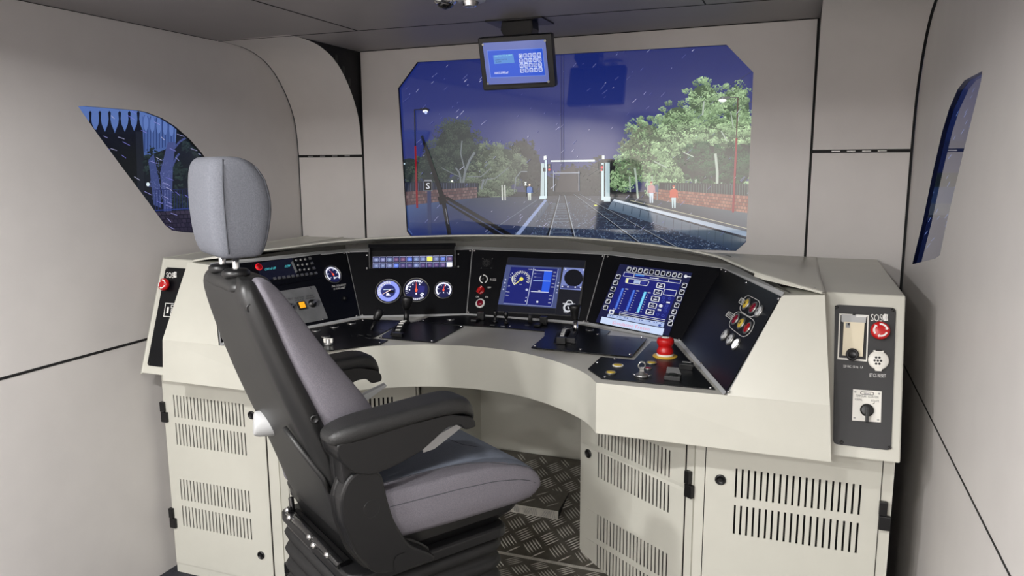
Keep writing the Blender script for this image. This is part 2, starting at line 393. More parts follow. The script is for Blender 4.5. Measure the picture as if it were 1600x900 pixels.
# ============================================================ BIG SCREEN BEHIND THE FRONT OPENING
PLF = Plane((0, YF+0.014, 0), (FSL, -1, 0))
th = thing('display_screen', 'wide chamfered front screen showing a rainy night station with railway tracks', 'screen', (0, YF+.014, EYE-.35))
xs = [p[0] for p in FWIN]; zs = [p[1] for p in FWIN]
B().prism([(x, YW(x)+.016, z) for x, z in ((min(xs)-.03, min(zs)-.03), (max(xs)+.03, min(zs)-.03), (max(xs)+.03, max(zs)+.03), (min(xs)-.03, max(zs)+.03))], (0, .03, 0), M_plastic).build('backing', th)
D = Disp(PLF, M_scr)
def bandpoly(y0, y1, c0, c1, x0=600, x1=1200): D.pg([(x0, y0), (x1, y0), (x1, y1), (x0, y1)], [c0, c0, c1, c1])
sky = [(40, (20, 34, 96)), (110, (24, 38, 106)), (180, (36, 48, 114)), (240, (44, 52, 114)), (275, (50, 56, 108)), (310, (44, 46, 68))]
for (a, ca), (c, cc) in zip(sky[:-1], sky[1:]): bandpoly(a, c, ca, cc)
bandpoly(300, 340, (26, 28, 34), (24, 28, 36)); bandpoly(340, 420, (24, 28, 38), (20, 28, 52))
rng = np.random.default_rng(3)
def leaves(ells, n, smin, smax, cols, shade=0.35):
    """crowns built from clumps of small leaves, each clump with its own tone"""
    bl = []
    for e in ells:
        k = max(5, int(e[2]*e[3]/34))
        for i in range(k):
            r = math.sqrt(rng.random())*1.0; t = rng.random()*2*math.pi
            bl.append((e[0]+e[2]*r*math.cos(t)*.96, e[1]+e[3]*r*math.sin(t)*.96, (4.5+6.5*rng.random())*(1.05-.35*r), rng.random()))
    bl.sort(key=lambda q: q[1]+8*rng.random())
    m = max(8, n//len(bl)); c0, c1 = np.array(cols[0], float), np.array(cols[1], float)
    for x0, y0, R_, tone in bl:
        r = np.sqrt(rng.random(m)); t = rng.random(m)*2*np.pi; x = x0+R_*1.15*r*np.cos(t); y = y0+R_*.85*r*np.sin(t)
        s = smin+(smax-smin)*rng.random(m); a = rng.random(m)*np.pi
        ux, uy = np.cos(a)*s, np.sin(a)*s*0.9; vx, vy = -np.sin(a)*s*0.5, np.cos(a)*s*0.5
        Q = np.stack([np.stack([x-ux, y-uy], 1), np.stack([x-vx, y-vy], 1), np.stack([x+ux, y+uy], 1), np.stack([x+vx, y+vy], 1)], 1)
        f = np.clip(.10+.45*tone+.32*rng.random(m)-.28*(y-y0)/R_, 0, 1)[:, None]
        D.many_quads(Q, [tuple(q) for q in c0+(c1-c0)*f], D.h+rng.random(m)*0.000004); D.h += 0.000002
def mass(ells, c):
    for e in ells: D.el(e[0], e[1], e[2]*.93, e[3]*.93, c, n=26)
# far dark trees, middle of the picture
far = [(905, 285, 40, 28), (950, 275, 40, 34), (830, 270, 20, 45), (815, 250, 26, 38), (860, 292, 22, 20)]
mass([(e[0], e[1], e[2]*.85, e[3]*.85) for e in far], (20, 22, 24)); leaves(far, 900, 2, 4, ((14, 16, 18), (44, 50, 46)))
D.pg([(868, 300), (876, 268), (898, 258), (905, 300)], (52, 48, 50))
# left trees
lt = [(712, 235, 42, 52), (680, 262, 34, 42), (745, 258, 36, 44), (715, 210, 28, 26), (640, 268, 26, 28), (770, 268, 36, 48), (790, 262, 34, 40), (755, 290, 60, 22)]
mass([(e[0], e[1], e[2]*.8, e[3]*.8) for e in lt[:5]], (32, 42, 44)); mass([(e[0], e[1], e[2]*.8, e[3]*.8) for e in lt[5:]], (50, 62, 50))
leaves(lt[:5], 7200, .8, 2.0, ((24, 32, 36), (72, 88, 74))); leaves(lt[5:], 6200, .8, 2.0, ((46, 54, 46), (120, 136, 112)))
for P, wd in (([(722, 296), (727, 268), (734, 250), (742, 238)], 3.5), ([(722, 296), (718, 270), (712, 262)], 2.5), ([(727, 268), (720, 240), (722, 220)], 1.8), ([(690, 262), (705, 270), (722, 278)], 1), ([(730, 276), (752, 276), (768, 262)], 1.5), ([(752, 282), (775, 278), (795, 262)], 1.3), ([(752, 296), (756, 280)], 3), ([(804, 300), (806, 278), (814, 268), (824, 268)], 1.8), ([(757, 290), (762, 278)], 1.6)):
    D.path(P, wd, (108, 116, 122))
# right trees
rt = [(1060, 205, 42, 55), (1120, 240, 60, 80), (1012, 232, 42, 54), (1040, 265, 56, 42), (985, 250, 22, 40), (1100, 160, 34, 40), (1150, 168, 30, 48), (1162, 230, 22, 70), (975, 275, 24, 26)]
mass([(e[0], e[1], e[2]*.74, e[3]*.74) for e in rt], (62, 86, 58))
leaves(rt, 19000, .8, 2.4, ((60, 86, 56), (196, 228, 176)))
leaves([(1000, 235, 30, 46), (985, 250, 22, 40)], 500, 1.6, 4, ((64, 76, 60), (126, 138, 112)))
dk = [(1100, 255, 44, 34), (1140, 262, 40, 36), (1160, 245, 20, 24)]  # darker foliage painted in for a gap in the screen's reflection
mass([(e[0], e[1], e[2]*.92, e[3]*.92) for e in dk], (16, 36, 24)); leaves(dk, 6500, .8, 2.2, ((10, 28, 18), (58, 108, 68)))
for P, wd in (([(997, 312), (995, 285), (992, 262)], 3), ([(985, 300), (984, 276)], 2), ([(1013, 306), (1011, 282)], 2), ([(1020, 300), (1019, 275)], 2), ([(1085, 300), (1088, 280)], 2), ([(1120, 312), (1121, 270), (1118, 240)], 4), ([(1112, 288), (1121, 300)], 1.2), ([(1128, 285), (1121, 300)], 1.2), ([(1022, 252), (1042, 262)], 1.5), ([(1068, 238), (1084, 245)], 1.5), ([(1127, 205), (1136, 220)], 1.8), ([(1098, 180), (1100, 158)], 2.5), ([(1142, 175), (1146, 200)], 1.5), ([(1155, 180), (1153, 190)], 1.5)):
    D.path(P, wd, (172, 186, 172))
# fences and brick walls
D.pg([(1030, 285), (1176, 288), (1170, 312), (1030, 300)], (26, 34, 34))
for x in range(1040, 1174, 4): D.ln((x, 288), (x-.3, 308), 0.9, (90, 108, 100))
D.pg([(626, 284), (748, 286), (748, 300), (626, 300)], (26, 32, 48))
for x in range(630, 745, 4): D.ln((x, 286), (x, 300), 0.9, (66, 76, 98))
def bricks(p0, p1, p2, p3, nx, ny, cols):
    p0, p1, p2, p3 = [np.array(p, float) for p in (p0, p1, p2, p3)]
    D.pg([p0, p1, p2, p3], cols[0])
    f = lambda u, v: (p0*(1-u)+p1*u)*(1-v)+(p3*(1-u)+p2*u)*v
    for j in range(ny):
        for i in range(nx):
            u0, u1 = (i+.5*(j % 2))/nx, (i+.85+.5*(j % 2))/nx; u1 = min(u1, 1)
            if u0 >= 1: continue
            k = rng.random(); c = tuple(np.array(cols[1])*(1-k)+np.array(cols[2])*k)
            D.pg([f(u0, (j+.1)/ny), f(u1, (j+.1)/ny), f(u1, (j+.9)/ny), f(u0, (j+.9)/ny)], c)
bricks((1018, 295), (1170, 306), (1168, 334), (1018, 313), 34, 5, ((96, 76, 66), (128, 76, 60), (166, 118, 98)))
bricks((628, 300), (746, 292), (746, 309), (629, 322), 26, 4, ((66, 58, 64), (80, 58, 62), (120, 98, 98)))
# platforms
D.pg([(626, 322), (746, 309), (852, 306), (852, 316), (800, 372), (626, 372)], [(66, 88, 134), (50, 60, 82), (38, 44, 56), (44, 54, 74), (24, 36, 76), (24, 42, 104)])
D.pg([(940, 306), (1020, 311), (1170, 333), (1170, 366), (960, 312)], [(46, 50, 56), (58, 64, 68), (88, 98, 106), (56, 64, 76), (64, 70, 76)])
# ballast between the platforms
D.pg([(854, 306), (945, 306), (1170, 396), (780, 396)], [(58, 60, 66), (54, 58, 66), (26, 42, 70), (26, 44, 84)])
n = 4600; v = rng.random(n)**0.6; x = (854-74*v)+(91+299*v)*rng.random(n); y = 307+85*v; s = 0.5+1.4*v*rng.random(n)
Q = np.stack([np.stack([x-s, y], 1), np.stack([x, y-s*.5], 1), np.stack([x+s, y], 1), np.stack([x, y+s*.5], 1)], 1)
k = rng.random(n)[:, None]; D.many_quads(Q, [tuple(q) for q in np.array([14., 20, 34])*(1-k)+np.array([120., 142, 172])*k], D.h+rng.random(n)*0.0003); D.h += .0004
# sleepers and rails
def rail(p, q, w0, w1, c):
    p, q = np.array(p, float), np.array(q, float); D.pg([p-[w0/2, 0], q-[w1/2, 0], q+[w1/2, 0], p+[w0/2, 0]], c)
for k in range(15):
    t = (k/15.0)**1.6; y = 318+64*t
    D.ln((868-14*t-5, y), (884+17*t+5, y), 0.7+1.2*t, (84, 96, 112))
for k in range(13):
    t = (k/13.0)**1.4; y = 316+70*t; D.ln((908+74*t, y), (925+115*t, y+1), 0.7+1.2*t, (70, 82, 98))
for p, q in (((874.5, 305), (854, 378)), ((882, 305), (899, 378)), ((896, 303), (1000, 380)), ((905, 303), (1060, 388))):
    rail(p, q, 2.2, 4.6, (16, 18, 24)); rail((p[0]+.9, p[1]), (q[0]+1.8, q[1]), 0.8, 1.6, (150, 158, 170))
D.pg([(928, 320), (932, 319.5), (934, 321.5), (930, 322)], (214, 218, 90))
# platform edges
D.pg([(854, 312), (858, 320), (826, 372), (800, 372)], [(86, 98, 116), (60, 74, 96), (26, 36, 62), (40, 54, 88)])
for k in range(7): D.ln((852-6*k, 316+8*k), (852-5.6*k, 324+8*k), .8, (22, 30, 48))
D.pg([(852, 311), (855, 313), (812, 368), (801, 372)], (134, 150, 190)); D.ln((840, 312), (760, 366), 1.0, (92, 104, 122))
D.pg([(957, 314), (1168, 374), (1168, 396), (1150, 396), (1130, 384), (950, 326)], [(120, 134, 150), (70, 84, 96), (36, 48, 66), (36, 48, 70), (44, 60, 84), (90, 108, 128)])
for k in range(16): D.ln((962+13*k, 317+3.7*k), (962+13*k-1, 325+4.6*k), .9, (48, 62, 78))
D.pg([(960, 311), (1168, 362), (1168, 370), (958, 314)], [(226, 234, 242), (120, 140, 160), (134, 152, 176), (210, 222, 236)]); D.ln((985, 313), (1168, 357), 1.0, (178, 176, 150))
D.pg([(1150, 394), (1168, 372), (1168, 382), (1158, 396)], (18, 32, 62))
# gantries
def gantry():
    W_ = (206, 226, 232)
    D.pg([(846, 255), (851, 255), (851, 307), (845, 307)], (182, 200, 204)); D.pg([(844, 306), (853, 306), (853, 311), (843, 311)], W_); D.pg([(851.5, 250), (855, 250), (855, 310), (852, 310)], W_)
    D.pg([(850, 244), (854, 243), (855, 249), (850, 250)], (232, 238, 240)); D.pg([(861, 250.5), (930, 249.5), (930, 252.5), (861, 253)], (226, 234, 236))
    D.pg([(856, 256), (861, 256), (861, 268), (856, 268)], (16, 14, 16)); D.el(858.7, 265, 1.6, 1.6, (250, 60, 60)); D.el(858.5, 259.5, 1, 1, (190, 160, 150))
    D.pg([(849, 262), (853, 262), (853, 268), (849, 268)], (14, 14, 18))
    D.pg([(946, 254), (953, 254), (953, 309), (946, 309)], (178, 200, 206)); D.pg([(944, 307), (954, 307), (954, 315), (944, 315)], (206, 222, 226)); D.pg([(940, 255), (944, 255), (944, 313), (940, 313)], W_)
    D.pg([(941, 243), (945, 243), (945, 249), (941, 249)], (230, 236, 238)); D.pg([(937.5, 257), (943.5, 257), (943.5, 267), (937.5, 267)], (26, 10, 12)); D.el(941, 261.5, 2, 2, (250, 70, 80)); D.el(940, 266, 1.4, 1.4, (230, 60, 70))
    for p, q in (((865.5, 267), (865.5, 299)), ((905, 267), (905, 298)), ((865, 270.5), (906, 270))): D.ln(p, q, 1.3, (158, 166, 182))
    D.ln((935, 254), (935, 266), .6, (120, 126, 130)); D.ln((918, 258), (936, 264), .5, (110, 116, 120)); D.ln((918, 275), (936, 264), .4, (110, 116, 120))
gantry()
# overhead wires
D.ln((1178, 110), (985, 230), .7, (52, 60, 66)); D.ln((1178, 158), (990, 238), .7, (52, 60, 66))
# lamp posts
D.ln((648.5, 171), (649.5, 228), 2.2, (18, 20, 28)); D.ln((649.5, 228), (652.5, 325), 3, (124, 20, 32)); D.ln((649, 171.5), (659, 171.5), 1.6, (18, 20, 28))
D.pg([(656, 169.5), (666, 168), (672, 171), (670, 174), (662, 174)], (24, 26, 34)); D.el(665, 174, 4.2, 2.2, (250, 252, 255)); D.el(666, 176, 2, 2.4, (180, 196, 240))
D.ln((1153, 153), (1151, 216), 2.2, (86, 70, 62)); D.ln((1151, 216), (1145.5, 332), 3.2, (132, 24, 32)); D.ln((1153, 152.5), (1140, 152), 1.8, (96, 96, 92))
D.pg([(1122, 156), (1126, 151.5), (1138, 150.5), (1142, 153), (1134, 156)], (98, 104, 100)); D.el(1129, 157, 6.5, 2.6, (250, 250, 250))
# S sign, small posts, signs
D.pg([(668, 297), (674, 297), (675, 366), (669, 366)], (44, 54, 92)); D.pg([(663, 283), (675.5, 283), (675.5, 298), (663, 298)], (10, 12, 16)); D.path([(663, 283), (675.5, 283), (675.5, 298), (663, 298)], .6, (150, 156, 166), True)
D.tx('S', (666.3, 294.8), (672.3, 294.8), (0, -9), (226, 230, 236)); D.ln((664, 281.5), (675, 281.5), 1.2, (150, 154, 164))
for x in (785, 789.5): D.ln((x, 289), (x+.5, 313), 1.7, (220, 222, 216))
D.ln((822, 286), (822, 310), 1, (26, 34, 30)); D.pg([(819.5, 284), (824, 284), (822.5, 287), (824, 290), (819.5, 290), (821, 287)], (224, 228, 226))
D.ln((1028, 290), (1027, 313), 1.6, (120, 128, 134)); D.pg([(1023, 289), (1029, 288), (1029, 300), (1023, 300)], (84, 98, 120))
D.el(707, 283, 1.6, 1.6, (250, 250, 240)); D.el(632, 256, 1.8, 1.2, (190, 214, 230))
# waiting people in the picture
def folk(x, y, h, shirt, leg, hair):
    D.pg([(x-h*.07, y), (x-h*.10, y-h*.48), (x+h*.10, y-h*.48), (x+h*.08, y), (x+h*.02, y), (x, y-h*.4), (x-h*.02, y)], leg)
    D.pg([(x-h*.11, y-h*.45), (x-h*.13, y-h*.78), (x-h*.05, y-h*.84), (x+h*.05, y-h*.84), (x+h*.13, y-h*.78), (x+h*.11, y-h*.45)], shirt)
    D.ln((x-h*.14, y-h*.77), (x-h*.15, y-h*.45), h*.05, shirt); D.ln((x+h*.14, y-h*.77), (x+h*.16, y-h*.45), h*.05, shirt)
    D.el(x, y-h*.92, h*.055, h*.07, (226, 186, 160)); D.el(x, y-h*.955, h*.057, h*.04, hair)
folk(828, 313, 26, (52, 96, 168), (196, 204, 196), (230, 220, 190)); folk(1018, 317, 34, (196, 150, 150), (214, 226, 240), (150, 70, 50)); folk(1053, 325, 36, (196, 92, 66), (190, 210, 214), (170, 80, 56))
# rain streaks
n = 210; x = 620+560*rng.random(n); y = 78+300*rng.random(n)**1.25
for i in range(n):
    L = 2+9*rng.random()**2; a = math.radians(-38-14*rng.random()); c = tuple(np.array([84, 90, 150])+rng.random()**1.5*np.array([126, 120, 84]))
    D.ln((x[i], y[i]), (x[i]+L*math.cos(a), y[i]+L*math.sin(a)), 0.35+.4*rng.random(), c)
# column of the windscreen
D.ln((876.5, 84), (877.5, 265), .8, (34, 36, 66)); D.ln((880.5, 84), (880.5, 262), .8, (34, 36, 66))
# wiper
K = (10, 11, 15)
D.pg([(658, 213), (661.5, 211), (697, 312), (690, 316)], K); D.pg([(684, 308), (697, 304), (698, 318), (688, 320)], K); D.pg([(691, 318), (697, 316), (706, 366), (700, 367)], K); D.ln((697, 326), (701, 350), .8, (120, 126, 140))
D.pg([(694, 309), (700, 307), (806, 369), (796, 370)], K); D.pg([(696, 316), (699, 313), (788, 368), (778, 369)], K); D.ln((700, 315), (796, 371), 1.2, (60, 70, 100))
D.ln((629, 346), (645, 366), 1.6, (70, 90, 140))
D.build('picture', th)

# ============================================================ SIDE SCREENS
PLL = Plane((XL-0.012, 0, 0), (1, 0, 0))
th = thing('side_screen', 'curved-top side screen in the left wall, rain and a pale canopy over a dark tree', 'screen', (XL-.012, 2.3, EYE-.3), 'side screens in the two side walls')
b = B(); b.prism([(XL-.016, p[0]+.0, p[1]) for p in LWIN], (-.03, 0, 0), M_plastic); b.build('backing', th)
D = Disp(PLL, M_disp)
D.pg([(100, 150), (360, 150), (360, 380), (100, 380)], [(16, 20, 26), (22, 30, 38), (20, 28, 40), (16, 18, 24)])
D.pg([(115, 160), (278, 160), (274, 230), (232, 238), (225, 205), (212, 203), (206, 212), (198, 203), (192, 210), (183, 203), (176, 212), (168, 204), (160, 212), (150, 203), (140, 196)], (86, 112, 172))
for i, x in enumerate((141, 156, 171, 187, 202, 216)):
    D.pg([(x-2.2, 176), (x, 173), (x+2.2, 176), (x+1.6, 186), (x+3, 194), (x+8, 206), (x+8, 214), (x-8, 214), (x-7, 206), (x-2.4, 194), (x-1.4, 186)], (14, 18, 26))
D.pg([(150, 209), (214, 209), (217, 300), (225, 335), (150, 300)], (12, 15, 20)); D.pg([(212, 205), (224, 206), (226, 330), (216, 330)], (26, 30, 40))
D.pg([(222, 182), (272, 190), (272, 228), (225, 246)], (70, 94, 152))
for i in range(11): D.ln((226+4.6*i, 180+i), (226+4.6*i, 238-1.2*i), 1.4, (42, 60, 112))
for i in range(5): D.el(228+10*i, 192+2*i, 3.6, 13, (92, 118, 180), n=14)
leaves([(305, 270, 34, 62), (240, 250, 16, 20), (290, 320, 30, 20)], 1200, 1.5, 4, ((14, 22, 28), (46, 62, 62)))
D.pg([(256, 330), (250, 270), (262, 222), (274, 222), (270, 262), (268, 330)], (66, 76, 128)); D.pg([(240, 320), (232, 250), (240, 240), (250, 290), (252, 325)], (58, 70, 120)); D.path([(272, 232), (280, 222), (292, 214)], 3, (66, 76, 128)); D.path([(268, 262), (276, 245), (280, 240)], 3, (66, 76, 128))
leaves([(258, 280, 9, 48), (242, 285, 8, 34)], 500, .6, 1.4, ((50, 60, 108), (120, 130, 180)))
for i in range(16): D.ln((243+4.2*i, 297), (243+4.2*i, 330), .9, (30, 42, 92))
D.ln((240, 297), (306, 295), 1, (30, 42, 92)); D.ln((243, 329), (306, 325), 1.6, (40, 54, 120))
bricks((243, 331), (312, 327), (312, 368), (262, 368), 9, 6, ((22, 22, 34), (36, 33, 48), (54, 48, 66)))
D.el(231, 288, 2.6, 3.2, (220, 234, 240))
for i in range(60):
    x, y = 125+195*rng.random(), 168+190*rng.random(); D.ln((x, y), (x+5+7*rng.random(), y+3+3*rng.random()), .7, (110+80*rng.random(),)*2+(210,))
D.build('picture', th)
PLR = Plane((XR+0.0125, 0, 0), (-1, 0, 0))
th = thing('side_screen', 'narrow-looking glossy side screen in the right wall, mirroring the grey corner panel', 'screen', (XR+.0125, 2.3, EYE-.3), 'side screens in the two side walls')
b = B(); b.prism([(XR+.0145, p[0], p[1]) for p in RWIN], (.03, 0, 0), M_plastic); b.build('backing', th)
D = Disp(PLR, M_side)
D.pg([(1424, 90), (1537, 90), (1537, 430), (1424, 430)], [(14, 28, 74), (14, 28, 74), (10, 16, 40), (10, 16, 40)])
D.pg([(1424, 220), (1537, 220), (1537, 270), (1424, 270)], [(10, 20, 48), (10, 20, 48), (12, 20, 56), (12, 20, 56)]); D.pg([(1424, 270), (1537, 270), (1537, 292), (1424, 292)], (14, 22, 22))
D.pg([(1424, 292), (1537, 292), (1537, 318), (1424, 318)], (24, 38, 66)); D.pg([(1424, 318), (1537, 318), (1537, 340), (1424, 340)], (48, 54, 64)); D.pg([(1424, 336), (1537, 336), (1537, 339), (1424, 339)], (20, 24, 32))
for i in range(50):
    x, y = 1430+90*rng.random(), 130+260*rng.random(); D.ln((x, y), (x+3+3*rng.random(), y-4-4*rng.random()), .6, (110, 130, 190))
D.build('picture', th)

# ============================================================ DRIVER'S DESK
Z = lambda z: z+EYE
def P3(x, y, z): return np.array([x, y, z+EYE])
DZ = -.6035
desk = thing('control_desk', 'long cream driving desk with a curved front edge and black instrument wall', 'desk', (0, 2.3, Z(-.7525)))
# joints of the instrument wall: bottom and top, right half
jb = [(.246, 2.726), (.625, 2.546), (.824, 1.991)]; jt = [(.281, 2.876, -.355), (.746, 2.652, -.359), (.947, 2.104, -.353)]
def J(i, top):
    """i = -3..-1, 1..3: joint on the left or right"""
    s = 1 if i > 0 else -1; k = abs(i)-1
    return P3(s*jt[k][0], jt[k][1], jt[k][2]) if top else P3(s*jb[k][0], jb[k][1], DZ)
ARC = [(.476, 1.984), (.434, 2.052), (.386, 2.103), (.335, 2.143), (.287, 2.176), (.235, 2.205), (.172, 2.232), (.109, 2.247), (.05, 2.256), (0, 2.258)]
ARC = [(.476, 1.984)]+[tuple(p) for p in smooth([(.470, 1.995)]+ARC[1:]+[(-.05, 2.256)], 5) if p[0] > 1e-4][0:]+[(0, 2.258)]
arcR = [P3(x, y, DZ) for x, y in ARC]; arcL = [P3(-x, y, DZ) for x, y in ARC[:-1]]
front = [P3(-1.075, 1.989, DZ)]+arcL+arcR[::-1]+[P3(1.075, 1.989, DZ)]       # left to right
# desk top: from the front edge back to the instrument wall
back = [P3(1.075, 2.10, DZ), P3(.84, 2.10, DZ), P3(.66, 2.58, DZ), P3(.26, 2.78, DZ), P3(-.26, 2.78, DZ), P3(-.66, 2.58, DZ), P3(-.84, 2.10, DZ), P3(-1.075, 2.10, DZ)]
b = B(); poly = front+back
tr = tessellate_polygon([[V(p) for p in poly]])
b.add(poly, [list(t) for t in tr], M_creamdk); b.build('desk_top', desk)
# apron under the front edge, with its underside
b = B(); n = len(front); low = [p+np.array([0, .004, -.149]) for p in front]; low[0] = P3(-1.086, 1.986, -.7525); low[-1] = P3(1.086, 1.986, -.7525)
b.add(front+low, [[i, i+1, n+i+1, n+i] for i in range(n-1)], M_cream)
inn = [p+np.array([0, .16 if 0.0 < i < n-1 else .16, 0]) for i, p in enumerate(low)]
b.add(low+inn, [[i, i+1, n+i+1, n+i] for i in range(n-1)], M_cream)
o = b.build('apron', desk, bevel=0.0025)
# sloped end faces and end plates
for s in (-1, 1):
    m = lambda x, y, z: P3(s*x, y, z)
    A_, B_, C_, D_ = m(.827, 1.985, -.603), m(1.075, 1.989, -.6035), m(1.0495, 2.114, -.347), m(.947, 2.104, -.351)
    nn = np.cross(B_-A_, D_-A_); C_[1] = A_[1]-(nn[0]*(C_[0]-A_[0])+nn[2]*(C_[2]-A_[2]))/nn[1]
    b = B(); b.poly([A_, B_, C_, D_], M_cream)
    b.poly([B_, m(1.086, 1.986, -.7525), m(1.088, 2.24, -.7525), m(1.052, 2.24, -.349), C_], M_cream)
    b.poly([C_, m(1.052, 2.24, -.349), m(.90, 2.24, -.351), D_], M_cream)
    b.build('end_face', desk, bevel=0.002)
# instrument wall backing (shows as thin light lines between the black panels) and its top ledge
b = B()
for i, j in ((-3, -2), (-2, -1), (-1, 1), (1, 2), (2, 3)):
    q = [J(i, 1), J(j, 1), J(j, 0), J(i, 0)]; nn = np.cross(q[1]-q[0], q[2]-q[0]); nn /= np.linalg.norm(nn)
    if nn[1] > 0: nn = -nn
    b.prism([p-nn*.001 for p in q], -nn*.012, M_gplast)
    t0, t1 = J(i, 1), J(j, 1); bkw = lambda p: p+np.array([.034*p[0], .045-.02*abs(p[0]), .0])*(1 if abs(p[0]) < .9 else .15)
    b.poly([t0+[0, -.004, .001], t1+[0, -.004, .001], bkw(t1)+[0, 0, .010], bkw(t0)+[0, 0, .010]], M_gplast)
    b.poly([t0+[0, -.004, .001], t1+[0, -.004, .001], t1+[0, -.002, -.006], t0+[0, -.002, -.006]], M_gplast)
    f0, f1 = J(i, 0), J(j, 0); o0 = np.array([-.006*np.sign(f0[0]), -.009, 0.0]); o1 = np.array([-.006*np.sign(f1[0]), -.009, 0.0])
    b.poly([f0+o0+[0, 0, .001], f1+o1+[0, 0, .001], f1+[0, 0, .008], f0+[0, 0, .008]], M_gplast)
b.build('instrument_frame', desk)
# recessed face under the hood, its shadow painted in as a darker colour
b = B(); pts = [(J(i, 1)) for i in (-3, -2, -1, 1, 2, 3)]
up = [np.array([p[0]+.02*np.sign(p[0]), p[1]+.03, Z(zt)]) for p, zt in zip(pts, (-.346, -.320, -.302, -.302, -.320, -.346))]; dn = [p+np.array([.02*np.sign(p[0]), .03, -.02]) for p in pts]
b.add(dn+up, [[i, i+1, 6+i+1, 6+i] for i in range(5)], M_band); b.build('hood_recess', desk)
# hood
HP = [(1.046, 2.125, -.341), (1.0, 2.145, -.333), (.957, 2.17, -.325), (.914, 2.218, -.320), (.868, 2.269, -.315), (.80, 2.40, -.309), (.736, 2.524, -.304), (.66, 2.597, -.299), (.594, 2.652, -.296), (.44, 2.754, -.294), (.28, 2.825, -.292), (.112, 2.871, -.2915)]
full = HP+[(-x, y, z) for x, y, z in HP[::-1]]
full = [P3(*p) for p in smooth(full)]
b = B(); rings = []
for p in full:
    t = (p[1]-2.1)/0.8
    rear = np.array([p[0], YW(p[0])-.004, Z(-.350)]); nrm = np.array([0, -1.0, 0]) if abs(p[0]) < .75 else np.array([-.6*np.sign(p[0]), -.8, 0])
    d = rear-p; L = np.linalg.norm(d)
    rings.append([rear, p+d*(.5), p-nrm*.010+[0, 0, .002], p+[0, 0, .001], p+nrm*.0015+[0, 0, -.0015], p+[0, 0, -.0045], p-nrm*.012+[0, 0, -.0055], rear+[0, 0, -.03]])
b.loft(rings, M_cream, cap=True); b.build('hood', desk)
# curved end pieces of the hood
for s in (-1, 1):
    b = B(); top = [p for p in full if p[0]*s > .862]; top = sorted(top, key=lambda p: abs(p[0])); n = len(top); vs = []
    for i, p in enumerate(top):
        u = i/(n-1); dep = .0095 if u < .2 else .0095*max(0, 1-(u-.2)/.6)+.001*u
        nrm = np.array([-.6*s, -.8, 0]); vs += [p+nrm*.003+[0, 0, -.002], p+nrm*(.004)+[0, 0, -.003-dep], p-nrm*.014+[0, 0, -.004-dep], p-nrm*.014+[0, 0, -.002]]
    b.loft([vs[4*i:4*i+4] for i in range(n)], M_cream, smooth=False); b.build('hood_end', desk, bevel=.0015)
    e = full[0] if s > 0 else full[-1]
    screw(desk, e+np.array([-.02*s, .035, .0035]), (0, 0, 1), .005, M_steel)
# knee-well walls
b = B(); kx0, kx1, kz = -.19, .34, 2.93
b.poly([P3(-.262, 2.90, -.62), P3(.45, 2.90, -.62), P3(.45, 2.90, -1.59), P3(-.262, 2.90, -1.59)], M_cream)
b.poly([P3(-.305, 2.44, -.76), P3(-.262, 2.90, -.76), P3(-.262, 2.90, -1.59), P3(-.31, 2.43, -1.59)], M_cream)
b.poly([P3(.318, 2.44, -.76), P3(.45, 2.90, -.76), P3(.45, 2.90, -1.59), P3(.312, 2.43, -1.59)], M_cream)
kw = thing('knee_well_panel', 'plain cream panel closing the back of the knee well under the desk', 'panel', P3(.05, 2.90, -1.59)); b.build('back_panel', kw)

# ============================================================ EQUIPMENT CABINETS
def slotted(b, p0, ux, uz, wd, ht, rows, m):
    """door face wd x ht from lower-left p0 with slot rows [(z0, z1, x0, x1, count, slot width)], as real holes"""
    us = {0.0, wd}; spans = {}
    rowset = []
    zsplit = sorted({0.0, ht}|{r[0] for r in rows}|{r[1] for r in rows})
    for za, zb in zip(zsplit[:-1], zsplit[1:]):
        row = next((r for r in rows if abs(r[0]-za) < 1e-6), None)
        if row is None:
            b.add([p0+uz*za, p0+ux*wd+uz*za, p0+ux*wd+uz*zb, p0+uz*zb], [[0, 1, 2, 3]], m); continue
        _, _, x0, x1, cnt, sw = row; cuts = []
        for k in range(cnt):
            c = x0+(x1-x0)*k/(cnt-1); cuts.append((c-sw/2, c+sw/2))
        edges = [0.0]+[e for c in cuts for e in c]+[wd]
        for k in range(0, len(edges), 2):
            a, c = edges[k], edges[k+1]; b.add([p0+ux*a+uz*za, p0+ux*c+uz*za, p0+ux*c+uz*zb, p0+ux*a+uz*zb], [[0, 1, 2, 3]], m)
def lock(parent, p, n):
    b = B(); b.lathe(p, n, [(.015, 0), (.0155, .004), (.013, .006), (.0105, .006), (.0105, .0045), (.004, .0045)], M_plastic, 24)
    u = np.cross(n, [0, 0, 1.0]); b.box(np.asarray(p)+np.asarray(n)*.0052, .0045, .0045, .0012, M_inside, u, (0, 0, 1), n)
    return b.build('lock', parent)
def hinge(parent, p, n, ht=.08):
    n = np.asarray(n, float); u = np.cross(n, [0, 0, 1.0]); b = B()
    for k in (-1, 1): b.box(np.asarray(p)+np.array([0, 0, k*ht*.25])+n*.007+u*.003*k, .012-.002*k, .007, ht*.245, M_plastic, u, n, (0, 0, 1))
    return b.build('hinge', parent, bevel=.002)
